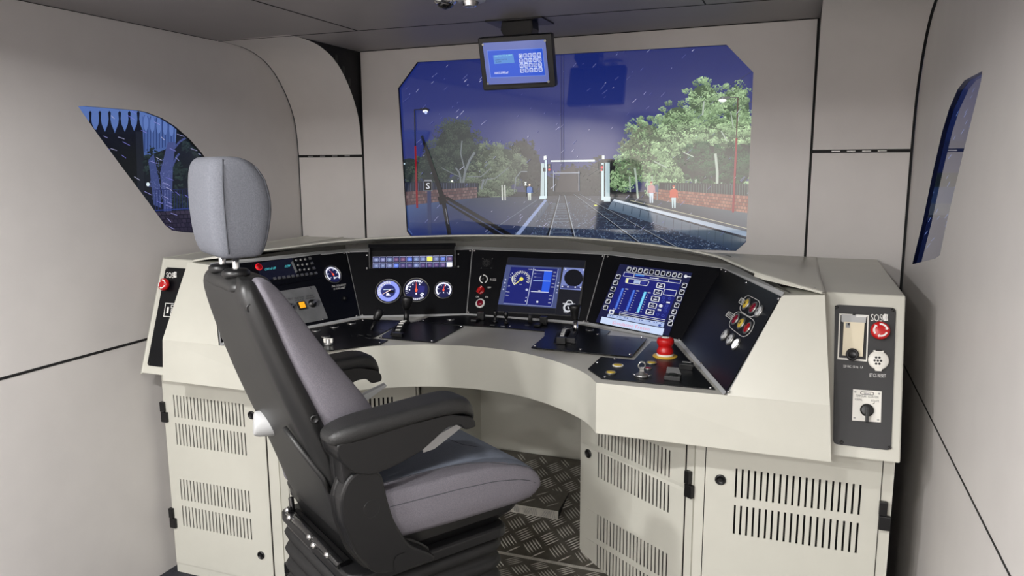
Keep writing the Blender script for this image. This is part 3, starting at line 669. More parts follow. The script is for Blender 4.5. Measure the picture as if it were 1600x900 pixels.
def cabinet(label, A, Bp, rows, locks, hinges, door_rng, z0=.0, z1=None, back=None, depth=.45):
    """cabinet with its front from A to B (left to right seen from the driver), z from floor to under the desk"""
    A = np.array([A[0], A[1], 0.0]); Bp = np.array([Bp[0], Bp[1], 0.0]); ux = Bp-A; W_ = np.linalg.norm(ux); ux /= W_; n = np.array([ux[1], -ux[0], 0.0]); uz = np.array([0, 0, 1.0])
    z1 = z1 or Z(-.757); t = thing('equipment_cabinet', label, 'cabinet', (A+Bp)/2, 'slotted cabinets under the desk')
    b = B(); q = .014
    bk = [Bp-n*depth, A-n*depth] if back is None else [np.array([x, y, 0.0]) for x, y in back]
    b.prism([A-n*q, Bp-n*q]+bk, (0, 0, z1), M_cream); b.build('carcass', t)
    # frame posts and rails around the door, door leaf with slots in front of a dark void
    d0, d1, dz0, dz1 = door_rng
    b = B()
    b.prism([A-n*q, A+ux*(d0-.003)-n*q, A+ux*(d0-.003)+n*.0, A+n*.0], (0, 0, z1), M_cream); b.prism([A+ux*(d1+.003)-n*q, Bp-n*q, Bp, A+ux*(d1+.003)], (0, 0, z1), M_cream)
    b.prism([A+ux*(d0-.003)-n*q, A+ux*(d1+.003)-n*q, A+ux*(d1+.003), A+ux*(d0-.003)], (0, 0, dz0-.002), M_cream)
    b.build('door_frame', t)
    B().box(A+ux*(d0+d1)/2-n*.009+uz*(dz0+dz1)/2, (d1-d0)/2+.003, .0015, (dz1-dz0)/2, M_inside, ux, n, uz).build('inner_lining', t)
    b = B(); p0 = A+ux*d0+uz*dz0+n*.004
    slotted(b, p0, ux, uz, d1-d0, dz1-dz0, [(r[0]-dz0, r[1]-dz0, r[2]-d0, r[3]-d0, r[4], r[5]) for r in rows], M_cream)
    door = b.build('door', t); bm = bmesh.new(); bm.from_mesh(door.data); bmesh.ops.remove_doubles(bm, verts=bm.verts, dist=1e-5); bm.to_mesh(door.data); bm.free()
    md = door.modifiers.new('thick', 'SOLIDIFY'); md.thickness = .003; md.offset = 0
    for u, z in locks: lock(door, A+ux*u+uz*z+n*.0055, n)
    for u, z in hinges: hinge(t, A+ux*u+uz*z+n*.002, n)
    return t
zz = lambda a, b_: (Z(b_), Z(a))
R4 = [(-.859, -.946), (-.969, -1.056), (-1.193, -1.278), (-1.303, -1.387)]
R4b = [(-.851, -.938), (-.960, -1.050), (-1.183, -1.272), (-1.293, -1.380)]
W2 = math.hypot(.419, .29)
cabinet('cream slotted cabinet at the left end of the desk, next to the left wall', (-1.25, 2.14), (-.735, 2.14), [(*zz(*r), .056, .378, 21, .0055) for r in R4], [(.415, Z(-.896)), (.418, Z(-1.440))], [(.006, Z(-.93)), (.006, Z(-1.36))], (.004, .468, Z(-1.548), Z(-.76)))
cabinet('angled cream slotted cabinet on the left of the knee well, mostly behind the seat', (-.731, 2.14), (-.312, 2.43), [(*zz(*r), .091, .410, 21, .0065) for r in R4b], [(.461, Z(-.98))], [(.010, Z(-1.49))], (.03, W2-.012, Z(-1.56), Z(-.76)), back=((-.28, 2.88), (-.731, 2.88)))
cabinet('angled cream slotted cabinet on the right of the knee well', (.312, 2.43), (.731, 2.14), [(*zz(*r), W2-.410, W2-.091, 21, .0065) for r in R4b], [(W2-.461, Z(-.981))], [(W2-.010, Z(-.928))], (.012, W2-.03, Z(-1.56), Z(-.76)), back=((.731, 2.88), (.452, 2.88)))
cabinet('cream slotted cabinet under the right end box, one door with a black lock', (.735, 2.14), (1.25, 2.14), [(*zz(*r), .115, .436, 20, .0055) for r in ((-.860, -.947), (-.970, -1.0585))], [(.072, Z(-.899))], [(.497, Z(-.937))], (.03, .485, Z(-1.56), Z(-.76)))

# ============================================================ END BOXES
def end_box(s, label):
    m = lambda x, y, z: P3(s*x, y, z)
    t = thing('end_box', label, 'console box', m(1.15, 2.6, -.756), 'boxes at the two ends of the desk')
    b = B(); yb = YW(s*1.25)-.006; prof = [(2.196, -.350), (2.049, -.756), (yb, -.756), (yb, -.350)]
    b.prism([m(1.047, y, z) for y, z in prof], (s*.203, 0, 0), M_cream); b.build('housing', t, bevel=.004)
    pl = Plane(m(1.15, 2.196, -.350), (0, -.94027, .34044))
    cor = [m(1.080, 2.184, -.382), m(1.228, 2.184, -.382), m(1.228, 2.059, -.728), m(1.092, 2.059, -.728)]
    if s < 0: cor = cor[::-1]
    cor = rnd_poly([p+pl.n*.0005 for p in cor], .012)
    plate = B().prism(cor, pl.n*.003, M_charc if s > 0 else M_black).build('control_plate', t)
    return t, pl, plate
tR, plR, plateR = end_box(1, 'cream end box beside the right wall with socket, red SOS button and isolation switch')
tL, plL, plateL = end_box(-1, 'cream end box beside the left wall, black plate with a red SOS button')
def emergency(parent, pl, px, py, r):
    c = pl.at(px, py); b = B(); b.lathe(c, pl.n, [(r*.55, .003), (r*.55, .012), (r, .014), (r*1.02, .020), (r*.96, .026), (r*.75, .029), (r*.1, .030)], M_red, 32)
    u = pl.ux; v = pl.uy; S = r*.68
    for k in range(3):
        a0 = math.radians(100-120*k); a1 = a0-math.radians(80); P = []
        for i in range(9):
            a = a0+(a1-a0)*i/8; P.append((a, S*1.12))
        for i in range(9):
            a = a1+(a0-a1)*i/8; P.append((a, S*.84))
        hgt = lambda rr: .0297 if rr < r*.7 else .0282
        W_ = [c+pl.n*(.0295)+(u*math.cos(a)+v*math.sin(a))*rr for a, rr in P]
        n = 9; b.add(W_, [[i, i+1, 17-i-1, 17-i] for i in range(8)], M_white)
        ah = a1-math.radians(14); b.add([c+pl.n*.0296+(u*math.cos(a1)+v*math.sin(a1))*S*1.35, c+pl.n*.0296+(u*math.cos(a1)+v*math.sin(a1))*S*.62, c+pl.n*.0296+(u*math.cos(ah)+v*math.sin(ah))*S*.98], [[0, 1, 2]], M_white)
    return b.build('emergency_button', parent)
def hornsign(b, pl, x, y, w_, h, m, hh):
    P = []
    for i in range(9):
        a = math.radians(110+140*i/8); P.append((x+w_*.5+w_*.62*math.cos(a), y-h*.5*math.sin(a)))
    P2 = [(x+w_*.80, y+h*.42), (x+w_*.55, y+h*.2), (x+w_*.5, y), (x+w_*.55, y-h*.2), (x+w_*.80, y-h*.42)]
    b.add(list(pl.many(P+P2, hh)), [list(range(14))], m)
    P = [(x+w_*.68, y-h*.3), (x+w_*.62, y), (x+w_*.68, y+h*.3), (x+w_*.95, y+h*.48), (x+w_*.85, y), (x+w_*.95, y-h*.48)]
    b.add(list(pl.many(P, hh)), [list(range(6))], m)
# right plate
b = B(); text_on(b, plR, 'SOS', (1360.5, 502), (1378.5, 502.6), (0, -11), M_white, .0039); hornsign(b, plR, 1379.5, 496.5, 8, 12, M_white, .0039); b.build('sos_sign', plateR)
b = B(); text_on(b, plR, 'ETCS RESET', (1358.5, 589.2), (1384, 590.2), (0, -5.6), M_white, .0039); b.build('lettering', plateR)
b = B(); text_on(b, plR, '220 VAC / 50 Hz - 1 A', (1317.5, 574.2), (1348.5, 576), (0, -3.8), M_white, .0039)
b.build('lettering', plateR)
emergency(plateR, plR, 1374, 518, .0232)
for q in ((1307, 480), (1395.5, 484.5), (1390, 699.5), (1315, 691)): screw(plateR, plR.at(*q, .003), plR.n, .0048, M_gloss)
b = B(); fr = plR.many([(1311, 490.5), (1357, 493), (1354.5, 565.5), (1308, 561.5)], .003); b.prism(list(fr), plR.n*.004, M_plastic)
rim = [(1311, 490.5), (1357, 493), (1354.5, 565.5), (1308, 561.5)]; inn_ = [(1313, 493), (1355, 495), (1352.5, 562.5), (1310.5, 559)]
W1, W3 = plR.many(rim, .0075), plR.many(inn_, .0075); b.add(list(W1)+list(W3), [[i, (i+1) % 4, 4+(i+1) % 4, 4+i] for i in range(4)], M_wplast)
b.prism(list(plR.many([(1314.5, 492), (1353, 494), (1352, 505), (1342, 509), (1325, 508), (1314.5, 503)], .0076)), plR.n*.004, M_gplast)
b.prism(list(plR.many([(1318, 504), (1350, 505.5), (1347, 558), (1315.5, 556)], .0076)), plR.n*.008, M_beige)
b.prism(list(plR.many([(1337, 493.5), (1353.5, 494.3), (1353.3, 497), (1337, 496.2)], .0118)), plR.n*.001, M_white); b.prism(list(plR.many([(1331.5, 489.7), (1336, 490), (1336, 494), (1331.5, 493.7)], .0118)), plR.n*.002, M_plastic)
b.add(list(plR.many([(1321, 505.5), (1327.5, 505.9), (1327.3, 513.5), (1320.8, 513.1)], .0161)), [[0, 1, 2, 3]], M_plate); b.add(list(plR.many([(1324, 506), (1327, 506.2), (1326.8, 510), (1323.8, 509.8)], .0163)), [[0, 1, 2, 3]], M_print)
sk = b.build('socket_cover', plateR)
B().lathe(plR.at(1331.5, 554, .0155), plR.n, [(.0155, -.006), (.016, .006), (.0145, .010), (.011, .0105), (.010, .0085), (.001, .0085)], M_plastic, 24).build('thumb_latch', sk)
c = plR.at(1372, 563.5); b = B(); b.lathe(c, plR.n, [(.0245, .003), (.025, .010), (.022, .014), (.001, .0145)], M_wplast, 28)
b.prism(list(plR.many([(1364, 548), (1380, 549), (1379, 555), (1365, 554)], .003)), plR.n*.011, M_wplast); b.prism(list(plR.many([(1364.5, 572), (1379, 573), (1376.5, 580.5), (1367, 580)], .003)), plR.n*.010, M_wplast); b.prism(list(plR.many([(1367, 547), (1377.5, 547.6), (1377.5, 549.8), (1367, 549.2)], .014)), plR.n*.002, M_plastic)
for dx, dy in ((0, 0), (5, .3), (-5, -.3), (2.6, 5), (-2.6, 4.8), (2.6, -4.8), (-2.6, -5)): b.lathe(plR.at(1371.5+dx, 563.5+dy, .0142), plR.n, [(.0030, 0), (.0030, .0010)], M_print, 10, False)
b.build('reset_cap', plateR)
b = B(); b.prism(list(plR.many([(1332.7, 608.3), (1377.3, 611.7), (1376, 660), (1331, 657)], .003)), plR.n*.002, M_wplast)
text_on(b, plR, 'TEMPORARY ISOLATION', (1337, 620.2), (1372, 622.8), (0, -3.6), M_print, .0054); text_on(b, plR, 'NORMAL', (1335.5, 625.5), (1347, 626.4), (0, -3.2), M_print, .0054); text_on(b, plR, 'ISOLATE', (1361, 627.6), (1373, 628.5), (0, -3.2), M_print, .0054)
ring = rnd_poly([(1344, 611.5), (1365, 613), (1365, 618), (1344, 616.5)], 2.5); ri = rnd_poly([(1345, 612.4), (1364, 613.8), (1364, 617.1), (1345, 615.7)], 2); k = len(ring)
b.add(list(plR.many(ring, .0054))+list(plR.many(ri, .0054)), [[i, (i+1) % k, k+(i+1) % k, k+i] for i in range(k)], M_print); text_on(b, plR, 'TPWS', (1349, 616), (1360, 616.8), (0, -2.4), M_print, .0054)
for p, q in (((1342, 627), (1345, 629.5)), ((1366, 629), (1363, 631))): b.add(list(plR.many([p, q, (q[0]+.8, q[1]+.6), (p[0]+.8, p[1]+.6)], .0054)), [[0, 1, 2, 3]], M_print)
sw = b.build('isolation_switch', plateR)
c = plR.at(1354.2, 641); b = B(); b.lathe(c, plR.n, [(.0165, .005), (.0165, .010), (.0135, .014), (.001, .0145)], M_plastic, 24); e = plR.at(1353.5, 656.5)-c; e /= np.linalg.norm(e); f = np.cross(plR.n, e); b.box(c+e*.012+plR.n*.016, .019, .0035, .008, M_plastic, e, f, plR.n); b.build('rotary_knob', sw, bevel=.001)
for q in ((1336.5, 612.3), (1373.5, 615.2), (1372, 656), (1335, 653)): screw(sw, plR.at(*q, .005), plR.n, .0026, M_steel)
# left plate
b = B(); text_on(b, plL, 'SOS', (261, 434), (272.5, 435), (0, -8.5), M_white, .0039); hornsign(b, plL, 272.5, 429.5, 5, 10, M_white, .0039); b.build('sos_sign', plateL); b = B()
def frame_on(b, pl, pts, wd, m, h):
    for p, q in zip(pts, pts[1:]+pts[:1]):
        p, q = np.array(p, float), np.array(q, float); d = (q-p)/np.linalg.norm(q-p); nn = np.array([-d[1], d[0]])*wd/2; b.add(list(pl.many([p-nn-d*wd/2, q-nn+d*wd/2, q+nn+d*wd/2, p+nn-d*wd/2], h)), [[0, 1, 2, 3]], m)
frame_on(b, plL, [(260, 474), (284, 475.5), (281, 496), (257, 494.5)], 1.0, M_white, .0039); b.add(list(plL.many([(262.5, 480), (265.5, 480.2), (264, 489.5), (261, 489.3)], .0039)), [[0, 1, 2, 3]], M_white)
for p in ((269, 477), (269, 483), (268, 489)): frame_on(b, plL, [p, (p[0]+4, p[1]+.3), (p[0]+3.6, p[1]+4), (p[0]-.4, p[1]+3.7)], .9, M_white, .0039)
b.build('pictogram', plateL); emergency(plateL, plL, 262, 446, .0222)
for q in ((262.5, 419.5), (233.5, 568)): screw(plateL, plL.at(*q, .003), plL.n, .0045, M_gloss)
# ============================================================ INSTRUMENT PANELS
def quad_panel(i, j, name, label, cat, depth=.0035, ins=.0028):
    q = [J(i, 1), J(j, 1), J(j, 0), J(i, 0)]; pl = Plane(q[0], np.cross(q[1]-q[0], q[2]-q[0]))
    q = [p-pl.n*((p-pl.p0) @ pl.n) for p in q]
    t = thing(name, label, cat, sum(q)/4, 'black instrument panels along the desk'); q = inset(q, ins)
    face = B().prism([p+pl.n*.0 for p in q], pl.n*depth, M_black).build('face_plate', t)
    return t, pl, face
FH = .0037
def gauge(t, pl, px, py, r, kind):
    """round dial: bezel and printed face, needle as its own piece"""
    c = pl.at(px, py); b = B(); b.lathe(c, pl.n, [(r*1.08, .003), (r*1.08, .006), (r*1.02, .007), (r*1.0, .005)], M_plastic, 36); b.lathe(c, pl.n, [(r*1.09, .003), (r*1.09, .0068), (r*1.13, .0068), (r*1.13, .003)], M_steel, 36)
    g = b.build('gauge', t)
    d = B(); d.col = []
    def pgl(P, c_, h=.0055):
        k = len(P); d.add([c+pl.ux*x*r+pl.uy*y*r+pl.n*h for x, y in P], [list(range(k))], M_dial); d.col.extend([(*lin(c_), 1.0)]*k)
    pc = lambda a, rr: (rr*math.cos(math.radians(a)), rr*math.sin(math.radians(a)))
    def arcband(a0, a1, r0, r1, c_, h=.0057, n=16):
        P = [pc(a0+(a1-a0)*i/n, r1) for i in range(n+1)]; Q = [pc(a0+(a1-a0)*i/n, r0) for i in range(n+1)]
        for i in range(n): pgl([P[i], P[i+1], Q[i+1], Q[i]], c_, h)
    def ticks(a0, a1, n, r0, r1, wd, c_):
        for i in range(n):
            a = math.radians(a0+(a1-a0)*i/(n-1)); ca, sa = math.cos(a), math.sin(a)
            pgl([(ca*r0-sa*wd, sa*r0+ca*wd), (ca*r1-sa*wd, sa*r1+ca*wd), (ca*r1+sa*wd, sa*r1-ca*wd), (ca*r0+sa*wd, sa*r0-ca*wd)], c_, .0059)
    Wc = (222, 224, 236)
    pgl([pc(i*10, 1.0) for i in range(36)], (24, 26, 66), .0053)
    if kind == 'speed':
        pgl([pc(i*10, .97) for i in range(36)], (128, 140, 216), .0055); pgl([pc(i*10, .62) for i in range(36)], (36, 42, 96), .0056); arcband(80, 200, .66, .95, (60, 70, 140), .0057)
        ticks(78, 205, 22, .68, .94, .022, Wc); pgl([(-.42, .10), (.42, .13), (.42, .2), (-.42, .17)], (170, 186, 200), .006)
        pgl([(-.2, -.42), (.2, -.42), (.0, -.2), (-.15, -.2)], Wc, .006); pgl([(-.05, -.2), (.5, -.2), (.5, .05), (.1, .05)], (8, 10, 20), .0058); na, nl, nc = 212, .9, (240, 210, 190)
    elif kind == 'duplex':
        arcband(62, 180, .80, .93, Wc); ticks(55, 200, 14, .72, .93, .02, Wc); ticks(250, 310, 12, .80, .98, .018, Wc)
        for a in (180, 150, 120, 60): x, y = pc(a, .58); pgl([(x-.05, y-.06), (x+.05, y-.06), (x+.05, y+.06), (x-.05, y+.06)], Wc, .006)
        pgl([(.1, -.3), (.7, -.2), (.75, .3), (.2, .4)], (40, 40, 104), .0055); ticks(310, 325, 2, .55, .8, .06, Wc); na, nl, nc = 91, .86, (240, 90, 60)
    else:
        arcband(-45, 225, .76, .95, Wc); ticks(-40, 220, 11, .62, .8, .025, (40, 46, 110)); ticks(-40, 220, 6, .52, .74, .035, Wc)
        na, nl, nc = (78, .82, (244, 92, 70)) if kind == 'small' else (112, .62, (244, 92, 70))
        if kind == 'amp': pgl([(-.1, -.62), (.3, -.5), (.3, -.36), (-.05, -.45)], Wc, .006)
    d.build('dial', g)
    d = B(); d.col = []
    x, y = pc(na, nl); nx, ny = pc(na+90, .035); bx_, by_ = pc(na+180, .35)
    pgl([(x, y), (nx, ny), (bx_*.6+nx, by_*.6+ny), (bx_*.6-nx, by_*.6-ny), (-nx, -ny)], nc, .0066)
    if kind != 'speed': pgl([pc(i*30, .12) for i in range(12)], (244, 92, 60), .0067); pgl([(bx_*.3-.09, by_*.3-.1), (bx_*.3+.09, by_*.3-.1), (bx_*.3+.07, by_*.3+.1), (bx_*.3-.07, by_*.3+.1)], (244, 92, 60), .0066); pgl([(-.07, -.45), (.07, -.45), (.05, -.3), (-.05, -.3)], Wc, .0066)
    d.build('needle', g)
    return g
# --- radio panel (left wing)
t, pl, face = quad_panel(-3, -2, 'radio_panel', 'black panel on the left wing with the radio keypad, grey switch plate and one gauge', 'control panel')
for q in ((538, 395.5), (557.5, 493.5), (349.5, 535.5)): screw(t, pl.at(*q, FH), pl.n, .0045)
gauge(t, pl, 519, 429.5, .034, 'amp')
b = B(); text_on(b, pl, 'TRACTION BRAKE', (517, 450), (539, 446.6), (.8, -3), M_white, FH+.0004); text_on(b, pl, '% AVAILABLE', (520, 454), (538, 451), (.8, -3), M_white, FH+.0004); b.build('lettering', t)
B().lathe(pl.at(537.5, 467), pl.n, [(.009, .003), (.009, .006), (.007, .012), (.003, .014)], M_plastic, 16).build('small_knob', t)
D = Disp(pl, M_disp, FH+.003); D.pg([(398, 413), (455, 404), (462, 432), (408, 440)], (10, 13, 30)); D.tx('CH1-0 00', (412, 424), (429, 421.5), (1, -3.6), (90, 214, 226)); D.tx('0734', (443.5, 419.5), (451.5, 418), (1, -3.6), (90, 214, 226))
fr = B().prism(list(pl.many([(392, 413), (500, 398), (510, 434), (404, 452)], FH)), pl.n*.002, M_black); rad = fr.build('radio_unit', t)
D.build('display', rad)
c = pl.at(403, 418.5); b = B(); b.lathe(c, pl.n, [(.0135, .004), (.0135, .009), (.010, .010)], M_redlit, 24); b.lathe(c, pl.n, [(.010, .004), (.010, .011), (.006, .0125), (.001, .0125)], M_redlens2, 20); b.build('red_button', rad)
b = B(); b.prism(list(pl.many([(413, 412.6), (424, 411), (424.2, 412.6), (413.2, 414.2)], FH+.002)), pl.n*.0006, M_white); b.build('name_strip', rad); b = B(); b.prism(list(pl.many([(453.5, 411), (456, 409.5), (463, 426), (461, 428)], FH+.002)), pl.n*.004, M_plate); b.build('trim_bar', rad)
for r_ in range(3):
    for k in range(3):
        B().lathe(pl.at(461.8+6.9*k+2.9*r_, 407.8-.7*k+7.6*r_), pl.n, [(.0052, .005), (.0052, .008), (.004, .010), (.001, .0102)], M_steel, 12).build('key', rad)
for k in range(4):
    c = pl.at(483.0+3.1*k, 405.0+7.7*k); B().box(c+pl.n*.008, .0048, .0048, .0025, M_steel, pl.ux, pl.uy, pl.n).build('key', rad)
for k in range(9):
    c = pl.at(428+7.1*k, 436.6-.95*k); B().box(c+pl.n*.008, .0048, .0048, .0025, M_steel, pl.ux, pl.uy, pl.n).build('key', rad)
sp = B().prism(list(pl.many(rnd_poly([(430, 457), (491, 447.5), (511.5, 499), (440, 513)], 2.5), FH)), pl.n*.003, M_plate).build('switch_plate', t)
b = B(); text_on(b, pl, 'START', (446, 470.5), (456, 469), (.8, -2.8), M_print, FH+.0036); text_on(b, pl, 'TRACTION', (457.5, 469), (473, 466.5), (.8, -2.6), M_print, FH+.0036); text_on(b, pl, 'ISOLATE', (459.5, 472), (472.5, 470), (.8, -2.6), M_print, FH+.0036); text_on(b, pl, 'BRAKE', (477, 465.5), (487, 464), (.8, -2.6), M_print, FH+.0036); text_on(b, pl, 'RELEASE', (476.5, 469), (489.5, 467), (.8, -2.6), M_print, FH+.0036); b.build('lettering', sp)
c = pl.at(469.5, 479); b = B(); b.box(c+pl.n*.010, .0155, .0155, .004, M_print, pl.ux, pl.uy, pl.n); b.box(c+pl.n*.0125, .0115, .0115, .004, M_amber, pl.ux, pl.uy, pl.n); b.build('amber_button', sp, bevel=.001)
for q in ((486.5, 475.5), (451.5, 482)):
    c = pl.at(*q); b = B(); b.lathe(c, pl.n, [(.0165, .006), (.0165, .009), (.013, .010), (.012, .018), (.001, .0185)], M_plastic, 24)
    e = pl.ux*.92+pl.uy*.38; b.box(c+pl.n*.017+e*.008, .012, .004, .004, M_steel, e, np.cross(pl.n, e), pl.n); b.build('key_switch', sp)
for q in ((485, 450.8), (504.5, 498.5)): screw(sp, pl.at(*q, FH+.003), pl.n, .0042)
# --- gauge panel
t, pl, face = quad_panel(-2, -1, 'gauge_panel', 'black panel left of the centre with three round gauges under a hooded lamp strip', 'control panel')
for q in ((545.5, 394.3), (734.5, 392), (731, 487), (566, 492.5), (573.5, 398.7), (573.5, 419.5), (716, 397), (716, 416.7)): screw(t, pl.at(*q, FH), pl.n, .0042)
gauge(t, pl, 607, 455.5, .046, 'speed'); gauge(t, pl, 650.5, 453.5, .046, 'duplex'); gauge(t, pl, 693, 453.5, .0335, 'small')
b = B(); top = [(577, 388.5), (712, 386.3)]; W0 = pl.many([(577, 388.5), (712, 386.3), (712, 419), (577, 421)], FH)
b.prism(list(W0), pl.n*.004, M_plastic)
W1 = pl.many([(577, 388.5), (712, 386.3), (712, 391), (577, 393.2)], FH); b.prism(list(W1), pl.n*.038, M_black)
for x0, x1, y0, y1 in ((577, 579, 388.5, 421), (710, 712, 386.3, 417)):
    W2_ = pl.many([(x0, y0), (x1, y0), (x1, y1), (x0, y1)], FH); p = [W2_[0], W2_[0]+pl.n*.036, W2_[3]+pl.n*.006, W2_[3]]; b.prism([np.array(q) for q in p], (W2_[1]-W2_[0]), M_black)
hood = b.build('lamp_hood', t)
D = Disp(pl, M_disp, FH+.005)
cols = [[(130, 140, 178), (132, 134, 180), (124, 140, 176), (112, 84, 120), (118, 84, 116), (104, 130, 226), (126, 142, 182), (126, 140, 186), (246, 246, 110), (128, 138, 182), (106, 130, 214), (116, 92, 128)], [(118, 130, 170), (116, 128, 168), (126, 136, 178), (110, 136, 232), (92, 82, 128), (90, 80, 122), (128, 140, 186), (94, 76, 122), (96, 78, 124), (96, 78, 124), (110, 92, 140), (250, 250, 250)]]
for r_ in range(2):
    for k in range(12):
        x0 = 583+10.4*k; y0 = 402.9-.16*k+9.5*r_; D.pg([(x0, y0), (x0+9.6, y0-.15), (x0+9.6, y0+7.9), (x0, y0+8.1)], (48, 52, 96)); D.ln((x0, y0), (x0+9.6, y0-.15), .8, (176, 180, 216)); D.ln((x0+.3, y0), (x0+.3, y0+8), .7, (150, 156, 200))
        c_ = cols[r_][k]; f = 0 if c_[0] > 240 else 1.1; D.pg(rnd_poly([(x0+1+f*.6, y0+.6+f), (x0+9.3-f*.4, y0+.5+f), (x0+9.3-f*.4, y0+7.6-f*.3), (x0+1+f*.6, y0+7.8-f*.3)], 1.5, 2), c_)
        if f: D.el(x0+5.2, y0+4.3, 1.9, 1.5, tuple(min(255, v+36) for v in c_), n=8)
D.build('indicator_lamps', hood)
# --- train display panel (centre)
t, pl, face = quad_panel(-1, 1, 'train_display_panel', 'black centre panel with a blue speed dial display, speaker grille and red knob', 'control panel')
for q in ((741.5, 392), (942, 400.5), (912.5, 502), (732, 488)): screw(t, pl.at(*q, FH), pl.n, .0042)
b = B()
for k in range(12):
    a = math.radians(30*k); x, y = 760.5+2*math.cos(a), 411.5+2*math.sin(a); x2, y2 = 760.5+6.6*math.cos(a), 411.5+6.2*math.sin(a); nx, ny = -.5*math.sin(a), .5*math.cos(a)
    b.add(list(pl.many([(x-nx, y-ny), (x2-nx, y2-ny), (x2+nx, y2+ny), (x+nx, y+ny)], FH+.0022)), [[0, 1, 2, 3]], M_charc)
b.prism(list(pl.many([(752, 402.5), (770.5, 402.7), (769, 420.5), (750.5, 420)], FH)), pl.n*.002, M_black)
for q in ((754.5, 403.8), (769.5, 404.2), (767.5, 419), (752, 418.8)): b.lathe(pl.at(*q, FH+.002), pl.n, [(.0022, 0), (.0018, .0012)], M_plate, 8)
b.build('speaker_grille', t)
b = B(); 
for a0, a1 in ((100, 235), (265, 430)):
    n = 12; P = [(756+6.6*math.cos(math.radians(a0+(a1-a0)*i/n)), 436.5+6.8*math.sin(math.radians(a0+(a1-a0)*i/n))) for i in range(n+1)]; Q = [(756+5.2*math.cos(math.radians(a0+(a1-a0)*i/n)), 436.5+5.4*math.sin(math.radians(a0+(a1-a0)*i/n))) for i in range(n+1)]
    b.add(list(pl.many(P+Q, FH+.0006)), [[i, i+1, n+2+i, n+1+i] for i in range(n)], M_white)
text_on(b, pl, 'BUZZ', (766.2, 438.8), (775.5, 439.2), (.3, -3), M_white, FH+.0006); text_on(b, pl, 'OFF', (762, 451), (767.5, 451.2), (.3, -2.6), M_white, FH+.0006); text_on(b, pl, 'ON', (744, 465.5), (749, 465.7), (.3, -2.6), M_white, FH+.0006); text_on(b, pl, 'ON', (758.5, 466), (763, 466.2), (.3, -2.6), M_white, FH+.0006)
b.build('lettering', t)
B().lathe(pl.at(756, 436.5), pl.n, [(.0075, .003), (.0075, .010), (.006, .013), (.001, .0135)], M_plastic, 18).build('dimmer_knob', t)
c = pl.at(751.8, 454.5); b = B(); b.lathe(c, pl.n, [(.0165, .003), (.0165, .008), (.012, .010), (.001, .010)], M_redlens2, 22); e = pl.ux*.5+pl.uy*.86; b.box(c+pl.n*.014, .0155, .0055, .007, M_red, e, np.cross(pl.n, e), pl.n); b.box(c+pl.n*.0212+e*.010, .004, .0015, .0005, M_white, e, np.cross(pl.n, e), pl.n); b.build('red_selector', t, bevel=.001)
b = B(); b.lathe(pl.at(751, 474.5), pl.n, [(.0195, .003), (.0195, .006), (.0135, .007)], M_white, 26); b.lathe(pl.at(751, 474.5), pl.n, [(.0135, .006), (.0135, .010), (.001, .011)], M_redlens, 22); b.build('red_lamp', t)
scr = B().prism(list(pl.many([(794, 403.5), (916, 408.5), (906, 496), (779, 489)], FH)), pl.n*.003, M_charc).build('display_unit', t)
D = Disp(pl, M_disp, FH+.0034)
D.pg([(795.5, 403), (915.5, 408), (913, 419.5), (792.5, 415)], (22, 24, 34)); D.pg([(779, 476.5), (869, 483), (868, 492), (778, 487)], (20, 22, 30)); D.pg([(875, 453), (908, 454.5), (903, 495), (868, 492.5)], (24, 25, 32))
D.pg([(792, 414.8), (878, 419.3), (869.5, 482.7), (779, 476.5)], (72, 82, 128)); D.pg([(799.5, 418), (872, 421.5), (862, 480), (787, 475)], (26, 34, 112))
DB = (26, 34, 116)
D.ln((835, 419.3), (823.5, 477), 1, (186, 194, 224)); D.ln((787.5, 474.8), (823.5, 477), .8, (150, 160, 206)); D.ln((825, 477.5), (862, 480), .8, (150, 160, 206)); D.ln((873, 421), (862.5, 480), .8, (150, 160, 206))
for k in range(23):
    a = math.radians(140+250*k/22); r0, r1 = (10.6, 14) if k % 2 else (8.8, 14); D.ln((815.5+r0*math.cos(a), 437+r0*.92*math.sin(a)), (815.5+r1*math.cos(a), 437+r1*.92*math.sin(a)), 1.0, (222, 222, 214))
for k in range(8):
    a, a2 = math.radians(135+8*k), math.radians(143+8*k); D.ln((815.5+14.6*math.cos(a), 437+13.4*math.sin(a)), (815.5+14.6*math.cos(a2), 437+13.4*math.sin(a2)), 1.3, (226, 228, 214))
D.el(815.5, 437, 3, 3, (240, 228, 96)); D.ln((815.5, 437), (806.5, 444.8), 1.3, (240, 228, 120)); D.tx('km/h', (812.3, 446), (816, 446.2), (.2, -1.6), (214, 216, 224))
D.pg([(851.3, 424.3), (864, 425), (858.2, 457.5), (846.5, 456.6)], (44, 92, 226)); D.ln((836, 423.3), (864, 424.9), 1.0, (214, 218, 236)); D.ln((834, 439.3), (861, 440.6), .9, (170, 196, 244)); D.ln((830.5, 456.5), (858, 457.8), 1.0, (214, 218, 236)); D.el(843.5, 455.5, 2.2, .9, (220, 222, 236)); D.el(836.8, 422.8, 1, .8, (230, 230, 240))
for y in (428.6, 434): D.ln((835.5, y), (847, y+.4), .5, (90, 100, 160)); D.tx('25', (835, y+.4), (838.5, y+.5), (.2, -1.3), (200, 204, 226))
for x, y in ((865.5, 426.5), (864.5, 432), (863.7, 437.5), (862.7, 444), (861.8, 449.5), (859, 463), (858, 468.5), (857, 474)): D.tx('000', (x, y+1), (x+4, y+1.2), (.2, -1.9), (204, 208, 228))
